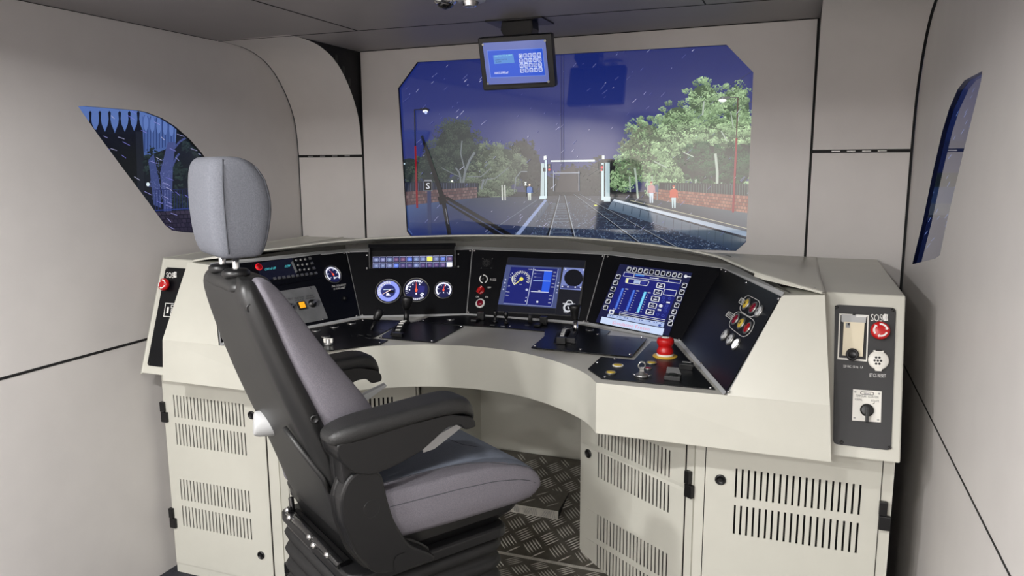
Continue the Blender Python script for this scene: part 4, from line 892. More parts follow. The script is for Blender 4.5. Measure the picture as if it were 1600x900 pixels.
D.tx('12:40', (826.5, 422.5), (833, 422.9), (.2, -1.5), (214, 218, 230)); D.tx('SH', (794.5, 448.5), (797.5, 448.6), (.2, -2), (190, 194, 220)); D.tx('Menu', (791, 457.5), (797, 457.9), (.2, -1.8), (204, 208, 228)); D.tx('Main', (790.7, 463), (795.5, 463.3), (.2, -1.8), (204, 208, 228))
D.el(840.3, 472.6, 1.7, 1.7, (224, 226, 238)); D.el(824, 453.8, 2, 2, (188, 194, 222)); D.el(823, 466, .9, .9, (220, 222, 236)); D.el(822, 471.3, .9, .9, (220, 222, 236))
for x, y, r in ((790.8, 438, 1.2), (789.8, 443, 1.4), (788.5, 448.7, .7), (787.5, 453, 1.2), (873.5, 443, 1.0), (872.4, 447.7, 1.4), (871.3, 453.7, .7), (870.5, 458.3, 1.1), (801.3, 428, .8), (799, 430.5, .7), (798, 434.5, .6)): D.el(x, y, r, r, (190, 196, 222), n=10)
D.pg([(881.5, 419), (914, 421), (908, 454.8), (875.5, 452.8)], (120, 132, 190)); D.el(896.8, 435.5, 14.6, 13.4, (14, 15, 22), n=30); D.pg([(878, 447), (908, 448.8), (907, 453), (877, 451.4)], (60, 66, 120))
for x in (879.5, 888, 899.5, 907.8): D.el(x, 448.8+(x-879)*.05, 1.3, 1.3, (218, 220, 236), n=10)
for x, y in ((884.5, 421.8), (912.3, 423)): D.el(x, y, 1.3, 1.1, (220, 222, 236), n=10)
D.pg([(880, 474.5), (899.5, 475.5), (899.5, 477), (880, 476)], (206, 208, 214)); D.path([(885, 475), (888.5, 470.5), (893, 471), (896, 476)], 1.6, (206, 208, 214)); D.el(887.5, 482, 7, 7, (206, 208, 214)); D.el(888, 482, 4.4, 4.4, (24, 25, 32)); D.ln((888, 480), (890, 484), 1.6, (206, 208, 214)); D.tx('TEST', (881, 490), (889.5, 490.6), (.2, -3), (200, 202, 210))
D.build('display', scr)
# --- diagnostics panel
t, pl, face = quad_panel(1, 2, 'diagnostics_panel', 'black panel right of the centre with a blue touch display reading Simulation Frozen', 'control panel')
for q in ((949.5, 401), (1127, 420.8), (1061, 530.5), (918.3, 503)): screw(t, pl.at(*q, FH), pl.n, .0042)
scr = B().prism(list(pl.many([(970, 412.5), (1084, 426.5), (1046, 526.5), (931, 506)], FH)), pl.n*.002, M_black).build('display_unit', t)
D = Disp(pl, M_disp, FH+.0024); f = lambda u, v: (910+u/6.43, 395+v/6.43)
D.pg([(970, 413.5), (1083, 427.5), (1046, 525.5), (932, 504)], (22, 26, 62)); D.pg([f(425, 195), f(1005, 300), f(835, 700), f(255, 590)], (24, 30, 112))
Wt = (224, 226, 234)
def tile(u, v, wu=48, hv=46, dark=(8, 10, 22), mark=True, c=Wt):
    P = [f(u+8, v), f(u+wu+8, v+wu*.18), f(u+wu-6, v+hv+wu*.18), f(u-6, v+hv)]; D.pg(rnd_poly(P, 1.4, 2), c); q = [(p[0]*.78+sum(x[0] for x in P)/4*.22, p[1]*.78+sum(x[1] for x in P)/4*.22) for p in P]; D.pg(q, dark)
    if mark: cx, cy = sum(x[0] for x in P)/4, sum(x[1] for x in P)/4; D.el(cx-.9, cy-1.5, 1.1, .8, c, n=8)
for k in range(10): tile(455+57*k, 145+7.1*k, 40, 46, mark=(k not in (4, 5, 6)))
for k in range(6): tile(344-25*k, 220+62*k, 44, 44); tile(1010-26*k, 308+66*k-(0 if k < 5 else 6), 46, 48)
tile(868, 690, 46, 46)
D.path([f(432, 200), f(1000, 278), f(990, 316), f(420, 240)], .7, Wt, True); D.pg([f(545, 222), f(632, 232), f(626, 246), f(540, 236)], (70, 136, 222)); D.ln(f(685, 258), f(775, 268), 1.4, Wt); D.path([f(532, 214), f(524, 252)], .7, Wt); D.path([f(880, 262), f(872, 300)], .7, Wt); D.el(*f(1046, 244), 2.8, 2.4, Wt); D.ln(f(1046, 244), f(1098, 250), 1.3, Wt)
D.path(rnd_poly([f(448, 262), f(680, 292), f(660, 340), f(440, 308)], 2), .8, Wt, True); D.pg([f(455, 264), f(474, 268), f(464, 308), f(443, 304)], (240, 240, 170)); D.pg([f(530, 280), f(590, 288), f(582, 320), f(522, 312)], (170, 190, 226)); D.pg([f(594, 290), f(650, 297), f(640, 328), f(586, 320)], (50, 56, 140)); D.path([f(592, 288), f(582, 322)], .7, Wt)
for k, (c1, c2) in enumerate((((46, 84, 196), (96, 136, 230)), ((46, 84, 196), (92, 132, 226)), ((96, 190, 240), (150, 226, 250)))):
    u, v = 405+112*k, 362+18*k; D.pg([f(u, v), f(u+26, v+3), f(u-52, v+210), f(u-78, v+206)], c1); D.pg([f(u+8, v+1), f(u+18, v+2), f(u-60, v+209), f(u-68, v+208)], c2)
    for j in range(9): D.ln(f(u+36-9*j, v+8+24*j), f(u+46-9*j, v+9+24*j), .6 if j % 2 else 1, Wt)
    D.tx('100', f(u+36, v+14), f(u+64, v+18), (.2, -2), Wt); D.tx('bar', f(u-86, v+212), f(u-54, v+216), (.2, -1.3), Wt)
for k in range(5):
    u, v = 752-27*k, 305+66*k; tile(u, v, 84, 52, (20, 24, 74), False); D.ln(f(u+24, v+36), f(u+60, v+42), 1.6, Wt); D.ln(f(u+40, v+20), f(u+56, v+23), .8, Wt)
D.path([f(836, 372), f(958, 388), f(940, 444), f(820, 426)], .8, Wt, True)
for u, v, s_ in ((825, 460, 0), (886, 465, 0), (870, 506, 1), (820, 495, 0), (796, 540, 2), (858, 540, 0), (782, 580, 1), (840, 592, 0), (765, 626, 0), (818, 638, 0), (848, 560, 0)):
    if s_ == 2: D.el(*f(u, v), 3, 2.6, Wt)
    elif s_ == 1: D.ln(f(u-18, v-2), f(u+18, v+3), 2.4, Wt)
    else: D.el(*f(u, v), 2.6, 2.2, (58, 70, 160)); D.el(*f(u, v), 1.6, 1.3, (28, 34, 118))
for k in range(3): D.ln(f(388-4*k, 598+16*k), f(840-5*k, 682+17*k), .7, Wt)
D.path([f(388, 596), f(380, 634)], .7, Wt); D.pg([f(285, 576), f(332, 582), f(320, 626), f(272, 620)], Wt); D.el(*f(300, 602), 2, 2, (40, 50, 110))
D.pg([f(266, 622), f(835, 708), f(822, 758), f(255, 650)], (174, 192, 232))
for k in range(22): u = 285+24.5*k; D.ln(f(u, 636+3.7*k), f(u+9, 640+3.7*k), 1.5, ((96, 112, 170), (60, 74, 140), (210, 214, 230))[k % 3])
D.el(*f(785, 736), 2.4, 2, (60, 80, 150)); D.pg([f(205, 648), f(832, 768), f(812, 838), f(186, 710)], (206, 222, 250)); D.tx('Simulation Frozen', f(308, 722), f(680, 790), (.9, -5.2), (236, 150, 176))
D.build('display', scr)
# --- push-button panel (right wing)
t, pl, face = quad_panel(2, 3, 'push_button_panel', 'black panel on the right wing with nine round push buttons outlined in white', 'control panel')
for q in ((1134, 424), (1166, 441.5), (1216, 467), (1095.5, 567.5), (1138, 612)): screw(t, pl.at(*q, FH), pl.n, .0042)
g = lambda u, v: (1110+u/7.5, 440+v/7.5)
def pbtn(u, v, m, c2=None):
    c = pl.at(*g(u, v)); b = B(); b.lathe(c, pl.n, [(.0192, .003), (.0192, .006), (.0175, .0075), (.0150, .0075), (.0145, .006)], M_steel, 28); b.lathe(c, pl.n, [(.0143, .004), (.0143, .008), (.012, .0095), (.001, .010)], m, 24)
    if c2: b.lathe(c, pl.n, [(.004, .0098), (.0035, .0104)], M_print, 8, False)
    b.build('push_button', t)
for u, v, m, c2 in ((438, 272, M_yellow, 1), (517, 318, M_redlens, 0), (586, 360, M_glass, 1), (310, 452, M_redlens, 0), (378, 500, M_yellow, 1), (450, 552, M_redlens2, 0), (183, 633, M_glass, 1), (248, 686, M_glass, 1), (315, 742, M_lit, 0)): pbtn(u, v, m, c2)
b = B()
def outline(P):
    P = [np.array(p, float) for p in rnd_poly([np.array(g(*p)) for p in P], 7, 5)]; n = len(P); c = sum(P)/n; Q = [p+(c-p)/np.linalg.norm(c-p)*.75 for p in P]
    b.add(list(pl.many(P, FH+.0006))+list(pl.many(Q, FH+.0006)), [[i, (i+1) % n, n+(i+1) % n, n+i] for i in range(n)], M_white)
outline([(455, 165), (605, 240), (560, 400), (480, 430), (345, 345), (400, 205)]); outline([(340, 350), (545, 470), (490, 610), (400, 670), (220, 530), (275, 400)])
for P, s_ in (([(375, 200), (418, 222), (385, 280), (344, 250)], 'PTT'), ([(230, 358), (300, 402), (262, 455), (192, 405)], 'DOORS')):
    frame_on(b, pl, [g(*p) for p in P], .8, M_white, FH+.0006); text_on(b, pl, s_, g(P[3][0]+14, P[3][1]-8), g(P[2][0]-2, P[2][1]-14), (3.2, -4.2), M_white, FH+.0007)
b.build('lettering', t)
# ============================================================ DESK-TOP CONTROL PLATES
PD = Plane((0, 0, Z(DZ)), (0, 0, 1))
up = np.array([0, 0, 1.0])
def desk_plate(label, pts, h, name='control_plate'):
    P = PD.many(pts); t = thing(name, label, 'control plate', P.mean(0), 'black control plates on the desk top'); b = B(); P = [np.array([p[0], p[1], Z(DZ)+.0008+h]) for p in P]
    b.prism(P, (0, 0, .003), M_black); b.build('plate', t); return t, h+.0038
def ring_button(t, q, h, r=.0165, m=None, inner=None):
    c = PD.at(*q); b = B(); b.lathe(c, up, [(r, h), (r, h+.0022), (r*.95, h+.003), (r*.80, h+.003), (r*.78, h+.001)], m or M_steel, 26); b.lathe(c, up, [(r*.78, h), (r*.78, h+.0034), (r*.6, h+.0045), (r*.1, h+.0048)], inner or M_black, 22); return b.build('push_button', t)
t, h = desk_plate('black left desk plate with a row of ring buttons and a small knob lever', [(484, 515), (566, 499.8), (640, 502.5), (622.5, 508.5), (581, 530), (606, 533), (595, 539), (500, 551), (470, 540)], 0.0)
for q in ((494, 518.5), (522.5, 512.8), (549.5, 507), (509, 528)): ring_button(t, q, h)
b = B(); c = PD.at(513.5, 540); b.lathe(c, up, [(.016, h), (.016, h+.004), (.010, h+.005), (.010, h+.020), (.001, h+.0205)], M_steel, 22); b.box(c+up*(h+.014), .016, .006, .007, M_wplast, (.9, .3, 0), (-.3, .9, 0)); b.build('rotary_switch', t, bevel=.001)
def lever(t, base, knob_c, h, r_rod, knob, m_rod, name='lever'):
    """stick rising from the plate, knob = lathe profile in metres"""
    c0 = PD.at(*base)+up*h; d = knob_c-c0; L = np.linalg.norm(d); d /= L; b = B()
    b.lathe(c0, d, [(r_rod*1.0, -.004), (r_rod, L-.01)], m_rod, 18); l = b.build(name, t)
    B().lathe(knob_c, d, knob, M_plastic, 26).build('knob', l); return l
c0 = PD.at(580, 517.5); c1 = hit(588, 497, c0, (0, 1, 0)); c1 = hit(587.5, 499, c0+np.array([0, .02, 0]), (0, 1, 0))
lever(t, (580, 517.5), c1, h, .006, [(.008, -.004), (.012, .0), (.0165, .022), (.0165, .036), (.013, .041), (.002, .042)], M_plastic)
b = B()
for q in ((564, 525.5), (577, 525), (589.5, 521.5), (597, 517), (575, 530)): b.box(PD.at(*q)+up*(h+.0006), .012, .0022, .0006, M_charc, (.9, -.3, 0), (.3, .9, 0))
b.build('lettering', t)
for q in ((567, 501.5), (593.5, 537)): screw(t, PD.at(*q)+up*h, up, .004)
t, h = desk_plate('black plate left of the desk centre with a tall all-black lever', [(592.5, 529), (622, 509.5), (652, 503.8), (724, 511.3), (678.3, 536.5)], .0005)
for q in ((596, 528.5), (720.5, 511.8), (675, 534.8)): screw(t, PD.at(*q)+up*h, up, .0045)
c0 = PD.at(634.5, 506.5); c1 = hit(635.5, 480, c0, (0, 1, 0))
lever(t, (634.5, 507), c1, h, .0105, [(.0105, -.01), (.016, .0), (.0215, .024), (.022, .036), (.020, .040), (.001, .041)], M_plastic)
qd = B(); d0, d1 = PD.at(637, 505), PD.at(619, 527); dv = (d1-d0); Lq = np.linalg.norm(dv); dv /= Lq; sd = np.cross(dv, up); n = 12; R = Lq*.62
for off, wd, m, rr in ((0, .011, M_plastic, 1.0), (.019, .004, M_plastic, .92)):
    P = [d0+dv*(Lq*i/n)+up*(h+.022*math.sin(math.pi*(i+.3)/(n+.6))*rr)+sd*off for i in range(n+1)]; base_ = [d0+dv*Lq+up*(h-.001)+sd*off, d0+up*(h-.001)+sd*off]
    qd.prism([p-sd*wd for p in P+base_], sd*wd*2, m)
quad = qd.build('quadrant', t)
b = B()
for i in range(5):
    i0, i1 = 3.2+1.6*i, 4.1+1.6*i; q0, q1 = [d0+dv*(Lq*k/n)+up*(h+.0225*math.sin(math.pi*(k+.3)/(n+.6))+.0008) for k in (i0, i1)]
    b.box((q0+q1)/2+up*.001, .0085, .0042, .0012, M_wplast, sd, dv, up)
b.build('scale_marks', quad)
B().box(PD.at(622, 527)+up*(h+.006), .022, .010, .006, M_plastic, (.97, -.1, 0), (.1, .97, 0)).build('stop_block', quad, bevel=.001)
t, h = desk_plate('long black strip plate along the foot of the centre panel with small toggles', [(654, 503), (672, 496.3), (728.5, 493.3), (821, 501), (913, 510), (953.5, 518.8), (945, 526.3), (850, 518.8), (795.6, 514), (723, 509.3)], 0.0)
for q in ((704, 501), (921.5, 517.5), (888, 514.5)): ring_button(t, q, h, .015)
for k, q in enumerate(((774, 505), (791, 507), (828.5, 505))):
    c = PD.at(*q); b = B(); b.lathe(c, up, [(.010, h), (.010, h+.006), (.006, h+.007), (.005, h+.022), (.008, h+.026), (.0085, h+.042), (.006, h+.045), (.001, h+.045)] if k < 2 else [(.008, h), (.008, h+.03), (.001, h+.031)], M_plastic if k < 2 else M_charc, 16); b.build('toggle_switch', t)
    b = B(); c = PD.at(q[0]-5, q[1]+4.5); b.box(c+up*(h+.0006), .008, .002, .0006, M_plate, (.95, .2, 0), (-.2, .95, 0)); b.build('legend', t)
for k, q in enumerate(((752, 501.5), (849.5, 509))):
    c = PD.at(*q); b = B(); b.box(c+up*(h+.016), .014, .010, .016, M_plastic); b.box(c+np.array([-.012, -.03, 0])+up*(h+.005), .012, .020, .005, M_plastic); b.build('guard_bracket', t, bevel=.003)
for q in ((661.5, 502), (797, 511.5)): screw(t, PD.at(*q)+up*h, up, .004)
t, h = desk_plate('black plate right of the desk centre with a chrome-stemmed black lever', [(851, 517), (850.5, 529), (830, 546.3), (986.5, 561), (1010.5, 532), (934.5, 525.8)], .0042)
for q in ((836, 544.2), (907, 550), (984, 557.5), (1003, 531), (933.5, 526)): screw(t, PD.at(*q)+up*h, up, .0048)
b = B()
for p, q in (((976, 532.8), (982.5, 533.4)), ((966, 549), (972, 549.6))): b.add([PD.at(p[0], p[1]-.5)+up*(h+.0004), PD.at(q[0], q[1]-.5)+up*(h+.0004), PD.at(q[0], q[1]+.5)+up*(h+.0004), PD.at(p[0], p[1]+.5)+up*(h+.0004)], [[0, 1, 2, 3]], M_charc)
b.build('lettering', t)
c0 = PD.at(899.5, 524.5); c1 = hit(899, 497.5, c0, (0, 1, 0))
lv = lever(t, (899.5, 524.5), c1, h, .0085, [(.0125, -.004), (.0125, .0), (.0155, .020), (.0195, .034), (.021, .042), (.019, .048), (.001, .05)], M_chrome)
qd = B(); d0, d1 = PD.at(888, 521.5), PD.at(875, 541); dv = (d1-d0); Lq = np.linalg.norm(dv); dv /= Lq; sd = np.cross(dv, up); n = 12
for off, wd, rr in ((0, .009, 1.0), (-.028, .008, .6), (.017, .005, .8)):
    P = [d0+dv*(Lq*i/n)+up*(h+.028*math.sin(math.pi*(i+.3)/(n+.6))*rr)+sd*off for i in range(n+1)]; base_ = [d0+dv*Lq+up*(h-.001)+sd*off, d0+up*(h-.001)+sd*off]; qd.prism([p-sd*wd for p in P+base_], sd*wd*2, M_plastic)
quad = qd.build('quadrant', t)
b = B(); k0 = [5.5+.6*i for i in range(9)]
def qp(k, s_): return d0+dv*(Lq*k/n)+up*(h+.0285*math.sin(math.pi*(k+.3)/(n+.6))+.0006)+sd*s_
for a, c in zip(k0[:-1], k0[1:]): b.add([qp(a, -.007), qp(c, -.007), qp(c, .006), qp(a, .006)], [[0, 1, 2, 3]], M_white)
for k in range(6): b.add([qp(5.8+.8*k, -.001)+up*.0006, qp(6.0+.8*k, -.001)+up*.0006, qp(6.0+.8*k, .006)+up*.0006, qp(5.8+.8*k, .006)+up*.0006], [[0, 1, 2, 3]], M_print)
b.build('number_scale', quad)
b = B(); b.box(PD.at(877, 541)+up*(h+.012), .016, .010, .012, M_plastic, (.97, .1, 0), (-.1, .97, 0)); b.build('stop_block', quad, bevel=.002)
b = B(); b.box(PD.at(891, 539.5)+up*(h+.009), .018, .010, .009, M_charc, (.97, .1, 0), (-.1, .97, 0)); b.build('stop_block', quad, bevel=.002)
t, h = desk_plate('black corner plate on the right of the desk with a red mushroom button', [(918.7, 578), (938.8, 559.3), (990.8, 563.9), (1018, 534.6), (1052, 536.5), (1117, 610), (940, 592.8)], 0.0)
for q in ((933, 568.5), (960.5, 562.5), (945, 591), (1110, 608), (1076, 570)): screw(t, PD.at(*q)+up*h, up, .0045)
ring_button(t, (965.5, 573.3), h, .0165, M_wplast, M_yellow); ring_button(t, (954.5, 584.7), h, .0165, M_steel, M_yellow); ring_button(t, (1018, 569.3), h, .0165, M_steel, M_yellow); ring_button(t, (1013, 578), h, .0115, M_steel, M_redlens)
c = PD.at(1039, 558.5); b = B(); b.lathe(c, up, [(.038, h), (.038, h+.002), (.037, h+.0028), (.001, h+.003)], M_yellowp, 36); mb = b.build('mushroom_button', t)
B().lathe(c, up, [(.026, h+.003), (.027, h+.007), (.025, h+.009)], M_wplast, 32).build('collar', mb)
b = B(); b.lathe(c, up, [(.022, h+.006), (.0255, h+.012), (.0255, h+.020), (.022, h+.027), (.0205, h+.031), (.0225, h+.036), (.0262, h+.043), (.0265, h+.052), (.024, h+.058), (.015, h+.061), (.013, h+.0605), (.001, h+.0605)], M_red, 36); b.build('red_cap', mb)
B().lathe(c, up, [(.0125, h+.060), (.012, h+.062), (.001, h+.0625)], M_wplast, 22).build('white_cap', mb)
c = PD.at(1002.5, 590); b = B(); b.lathe(c, up, [(.0195, h), (.0195, h+.004), (.016, h+.007), (.009, h+.008), (.009, h+.014), (.001, h+.0145)], M_steel, 26); ks = b.build('key_switch', t)
b = B(); b.box(c+up*(h+.019), .006, .0012, .008, M_steel, (.9, .3, 0), (-.3, .9, 0)); R0 = .010; cc = c+up*(h+.032); e = np.array([.9, .3, 0]); e /= np.linalg.norm(e)
b.tube([cc+e*R0*math.cos(a)+up*R0*math.sin(a) for a in [2*math.pi*i/16 for i in range(17)]], .0028, M_steel, 8); b.build('key', ks)
B().tube([c+np.array([-.026, .004, h+.003]), c+np.array([-.018, -.002, h+.003])], .002, M_steel).build('stop_pin', ks); B().tube([c+np.array([.018, .0, h+.003]), c+np.array([.028, .008, h+.004])], .002, M_steel).build('stop_pin', ks)
c = PD.at(1051, 594.5); b = B(); b.box(c+up*(h+.006), .023, .017, .006, M_charc, (.97, .02, 0), (-.02, .97, 0)); b.lathe(c+up*(h+.012), up, [(.014, 0), (.014, .003), (.001, .0035)], M_plastic, 20)
rk = b.build('flap_switch', t, bevel=.002)
b = B(); fl = [np.array([-.021, .015, .012]), np.array([.021, .015, .012]), np.array([.012, .022, .028]), np.array([-.020, .022, .028])]; b.prism([c+up*h+p for p in fl], (0, .003, 0), M_charc); b.build('flap', rk)
c = PD.at(1072, 577.5); b = B(); b.box(c+up*(h+.008), .020, .016, .008, M_plastic, (.97, .02, 0), (-.02, .97, 0)); b.box(c+up*(h+.0165)+np.array([0, .011, 0]), .013, .004, .0008, M_plate); b.build('rocker_switch', t, bevel=.002)
b = B()
for k in range(2): text_on(b, PD, 'EMERGENCY STOP' if k else 'PUSH', (1012 if k else 1017, 551.5-2.6*k+2), (1026, 552-2.6*k+2.2), (.9, -1.4), M_charc, h+.0004)
for p, q in (((997, 571.3), (1007, 572.3)), ((1021, 574.3), (1034, 575.6))): b.add([PD.at(p[0], p[1]-.4)+up*(h+.0004), PD.at(q[0], q[1]-.4)+up*(h+.0004), PD.at(q[0], q[1]+.4)+up*(h+.0004), PD.at(p[0], p[1]+.4)+up*(h+.0004)], [[0, 1, 2, 3]], M_charc)
b.build('lettering', t)
# ============================================================ CHECKER-PLATE FLOOR AND FOOT PLATE
ZP = 0.21                                                         # platform height (driver's floor)
def treads(b, org, ux, uy, nx, ny, pitch, clipf):
    """5-bar pattern: groups of parallel lens bars, alternate groups turned by 90 degrees"""
    n = np.cross(ux, uy)
    for j in range(-ny, ny):
        for i in range(-nx, nx):
            c = org+(ux*(i+.5)+uy*(j+.5))*pitch
            a, s = (ux, uy) if (i+j) % 2 == 0 else (uy, ux)
            for k in range(5):
                p = c+s*(k-2)*pitch*.17; L = pitch*.43; wd = pitch*.042
                if not clipf(p): continue
                q0, q1 = p-a*L, p+a*L; vs = [q0, p-a*L*.4-s*wd, p+a*L*.4-s*wd, q1, p+a*L*.4+s*wd, p-a*L*.4+s*wd, p-a*L*.4+n*.0022, p+a*L*.4+n*.0022]
                b.add(vs, [[0, 1, 6], [1, 2, 7, 6], [2, 3, 7], [3, 4, 7], [4, 5, 6, 7], [5, 0, 6]], M_tbar)
YN = 2.352
b = B(); b.prism([np.array([x, y, 0]) for x, y in ((-.36, .75), (.62, .75), (.62, 2.20), (.43, YN), (-.30, YN), (-.36, 2.25))], (0, 0, ZP), M_tread)
r2 = math.sqrt(.5); u1 = np.array([r2, r2, 0]); v1 = np.array([-r2, r2, 0])
treads(b, np.array([.1, 1.6, ZP]), u1, v1, 20, 20, .068, lambda p: -.32 < p[0] < .60-max(0, p[1]-2.20)*1.1 and .78 < p[1] < YN-.02)
struct('floor_platform', b)
sl = math.radians(17); uyS = np.array([0, math.cos(sl), math.sin(sl)]); nS = np.array([0, -math.sin(sl), math.cos(sl)])
b = B(); o0 = np.array([0, YN, ZP+.002])
b.prism([o0+np.array([-.30, 0, 0]), o0+np.array([.43, 0, 0]), o0+np.array([.43, 0, 0])+uyS*.56, o0+np.array([-.25, 0, 0])+uyS*.56], -nS*.012, M_tread)
b.prism([np.array([-.30, YN-.006, ZP]), np.array([.43, YN-.006, ZP]), np.array([.43, YN+.003, ZP+.0045]), np.array([-.30, YN+.003, ZP+.0045])], (0, 0, .0005), M_edge)
us = np.array([1.0, 0, 0]); u2 = us*r2+uyS*r2; v2 = -us*r2+uyS*r2
treads(b, o0+uyS*.25, u2, v2, 9, 9, .068, lambda p: -.24 < p[0] < .39 and YN+.02 < p[1] < YN+.51)
struct('floor_ramp', b)
# foot plate lying on the ramp
PS = Plane(o0+nS*.0, nS)
th = thing('foot_plate', 'raised checker foot plate with a bare bright front edge in the knee well', 'foot pedal', PS.at(830, 790))
c = [PS.at(872, 812), PS.at(889, 771), PS.at(889, 771)+np.array([-.42, 0, 0]), PS.at(872, 812)+np.array([-.42, 0, 0])]
hF, hB = .030, .004
T = [c[0]+nS*hF+uyS*.012, c[1]+nS*hB, c[2]+nS*hB, c[3]+nS*hF+uyS*.012]
b = B(); b.add(T, [[0, 1, 2, 3]], M_tread)
ut = (T[1]-T[0]); ut /= np.linalg.norm(ut); 
tu, tv = us*r2+(T[2]-T[3])/np.linalg.norm(T[2]-T[3])*r2, -us*r2+(T[2]-T[3])/np.linalg.norm(T[2]-T[3])*r2; nt_ = np.cross(tu, tv)
if nt_[2] < 0: tv = -tv
treads(b, sum(T)/4+nS*.0005, tu, tv, 7, 7, .068, lambda p: T[3][0]+.03 < p[0] < min(T[0][0], T[1][0])-.03 and T[0][1]+.03 < p[1] < T[1][1]-.03)
b.build('top_plate', th)
b = B(); b.add([c[3], c[0], T[0], T[3]], [[0, 1, 2, 3]], M_edge)
for k in range(11):
    x = c[3][0]+.03+.036*k; p0 = np.array([x, c[0][1], c[0][2]]); up_ = (T[0]-c[0]); e = up_*.75; s_ = np.array([.014, 0, 0]) if k % 2 else np.array([-.006, 0, 0])
    for j in range(3): q = p0+up_*.12+np.array([.008*j, -.001, 0]); b.add([q, q+[.003, 0, 0], q+e+s_+[.003, 0, 0], q+e+s_], [[0, 1, 2, 3]], M_steel)
b.build('front_edge', th)
B().add([c[0], c[1], T[1], T[0]], [[0, 1, 2, 3]], M_gap).build('end_plate', th)

# ============================================================ DRIVER'S SEAT  (local: x right, y forward, z up from the platform)
SY = math.radians(-33.0)
seat = thing('driver_seat', 'grey upholstered driver seat with black shell and armrests, turned to the right', 'seat', (-.06, 1.62, ZP), rotz=SY)
def sb(b, name, parent=seat, **k): return b.build(name, parent, local=True, **k)
def rr(cx, cy, hx, hy, rad, n=5, z=None):
    """rounded rectangle ring in (x, y)"""
    out = []; rad = min(rad, hx*.98, hy*.98)
    for sx, sy, a0 in ((1, 1, 0), (-1, 1, 90), (-1, -1, 180), (1, -1, 270)):
        for i in range(n):
            a = math.radians(a0+90*i/(n-1)); out.append((cx+sx*(hx-rad)+rad*math.cos(a), cy+sy*(hy-rad)+rad*math.sin(a)))
    return out
Zc = lambda z: z+1.38
# base: plate, bellows, ledge
sb(B().loft([[(x, y, z) for x, y in rr(0, .06, .23, .235, .03)] for z in (0, .022)], M_plastic, smooth=False), 'base_plate')
b = B(); rings = []
hs = []
for i in range(8):
    z0 = .024+.0475*i
    hs += [(z0, -.016), (z0+.010, .006), (z0+.024, .012), (z0+.038, .006)]
hs.append((.404, -.014))
for z, fold in hs:
    k = (z-.022)/.383
    rings.append([(x, y, z) for x, y in rr(0, .075+.008*k, .218+fold, .216+fold, .05)])
b.loft(rings, M_rubber); sb(b, 'bellows')
b = B(); b.loft([[(x, y, z) for x, y in rr(0, .085, hx, hy, .03)] for z, hx, hy in ((.404, .222, .218), (.41, .232, .228), (.432, .232, .228), (.438, .226, .222))], M_plastic, smooth=False); sb(b, 'suspension_frame', bevel=.002)
# glossy mechanism at the rear
b = B(); b.bx(-.18, .18, -.14, -.06, .40, .432, M_gloss); b.box((0, -.125, .44), .17, .014, .012, M_gloss); b.tube([(-.17, -.135, .445), (-.06, -.14, .452), (.08, -.14, .452), (.17, -.135, .442)], .012, M_gloss, 10)
b.tube([(-.165, -.13, .49), (-.16, -.13, .46), (-.15, -.13, .43)], .008, M_gloss, 8); sb(b, 'tilt_mechanism', bevel=.003)
for x, y, z in ((-.15, -.146, .462), (-.125, -.150, .452), (.02, -.152, .458), (.045, -.152, .446), (.12, -.148, .452)): sb(B().lathe((x, y, z), (.2, -.9, .35), [(.008, -.01), (.008, .003), (.006, .006), (.001, .007)], M_chrome, 14), 'bolt')
# pan
b = B(); b.loft([[(x, y, z) for x, y in rr(0, yc, hx, hy, .04)] for z, yc, hx, hy in ((.436, .10, .20, .20), (.47, .12, .225, .23), (.51, .13, .240, .255), (.525, .13, .235, .25))], M_plastic, smooth=False); sb(b, 'seat_pan', bevel=.004)
# cushion: lighter side body and slate top
KY = [-.135, -.125, -.10, -.05, .05, .15, .25, .33, .375, .40, .413, .420]
KT = [.585, .608, .624, .632, .632, .630, .622, .604, .585, .566, .548, .532]
KB = [.540, .525, .515, .507, .503, .500, .498, .496, .497, .502, .508, .518]
KW = [.205, .225, .240, .250, .252, .254, .255, .254, .250, .244, .236, .222]
KD = [.012, .016, .022, .028, .028, .022, .012, .005, .000, -.002, -.002, -.002]
def ip(y, k):
    return float(np.interp(y, KY, k))
def top_z(x, y):
    u = min(1.0, abs(x)/ip(y, KW)); f = 1-min(1, u/.72)**2.4
    return ip(y, KT)-ip(y, KD)*f-.010*max(0, (u-.80)/.20)**2
def cush_ring(y):
    hw, zb = ip(y, KW), ip(y, KB); n = 25; P = []
    xe = hw*.955
    for i in range(n): x = xe*(-1+2*i/(n-1)); P.append((x, y, top_z(x, y)))
    ze = top_z(xe, y); r = min(.032, (ze-zb)*.4)
    for k in range(1, 6): a = math.radians(90-18*k); P.append((xe+(hw-xe)*math.cos(a), y, ze-r+r*math.sin(a)))
    side = [(hw*1.004, y, ze-r-(ze-zb-r)*.45), (hw*.99, y, zb+.014), (hw*.95, y, zb)]
    P += side; P += [(0, y, zb)]; P += [(-x, yy, z) for x, yy, z in side[::-1]]
    for k in range(5, 0, -1): a = math.radians(90-18*k); P.append((-(xe+(hw-xe)*math.cos(a)), y, ze-r+r*math.sin(a)))
    return P
YS = [float(v) for v in np.unique(np.concatenate([np.array(KY), np.linspace(-.10, .36, 20), np.linspace(.36, .42, 9)]))]
b = B(); b.loft([cush_ring(y) for y in YS], M_fab); cu = sb(b, 'seat_cushion')
def slate_w(y): return float(np.interp(y, [-.12, .12, .20, .26, .30, .36, .42], [.80, .80, .82, .88, .925, .94, .94]))
b = B(); vs = []; n = 25; yt = [y for y in YS if y > -.112]
for y in yt:
    hw = ip(y, KW)*slate_w(y)
    for i in range(n):
        u = -1+2*i/(n-1); x = hw*u; vs.append((x, y+(.0022 if y > .40 else 0), top_z(x, y)+.0030*(1-abs(u)**10)-.0006))
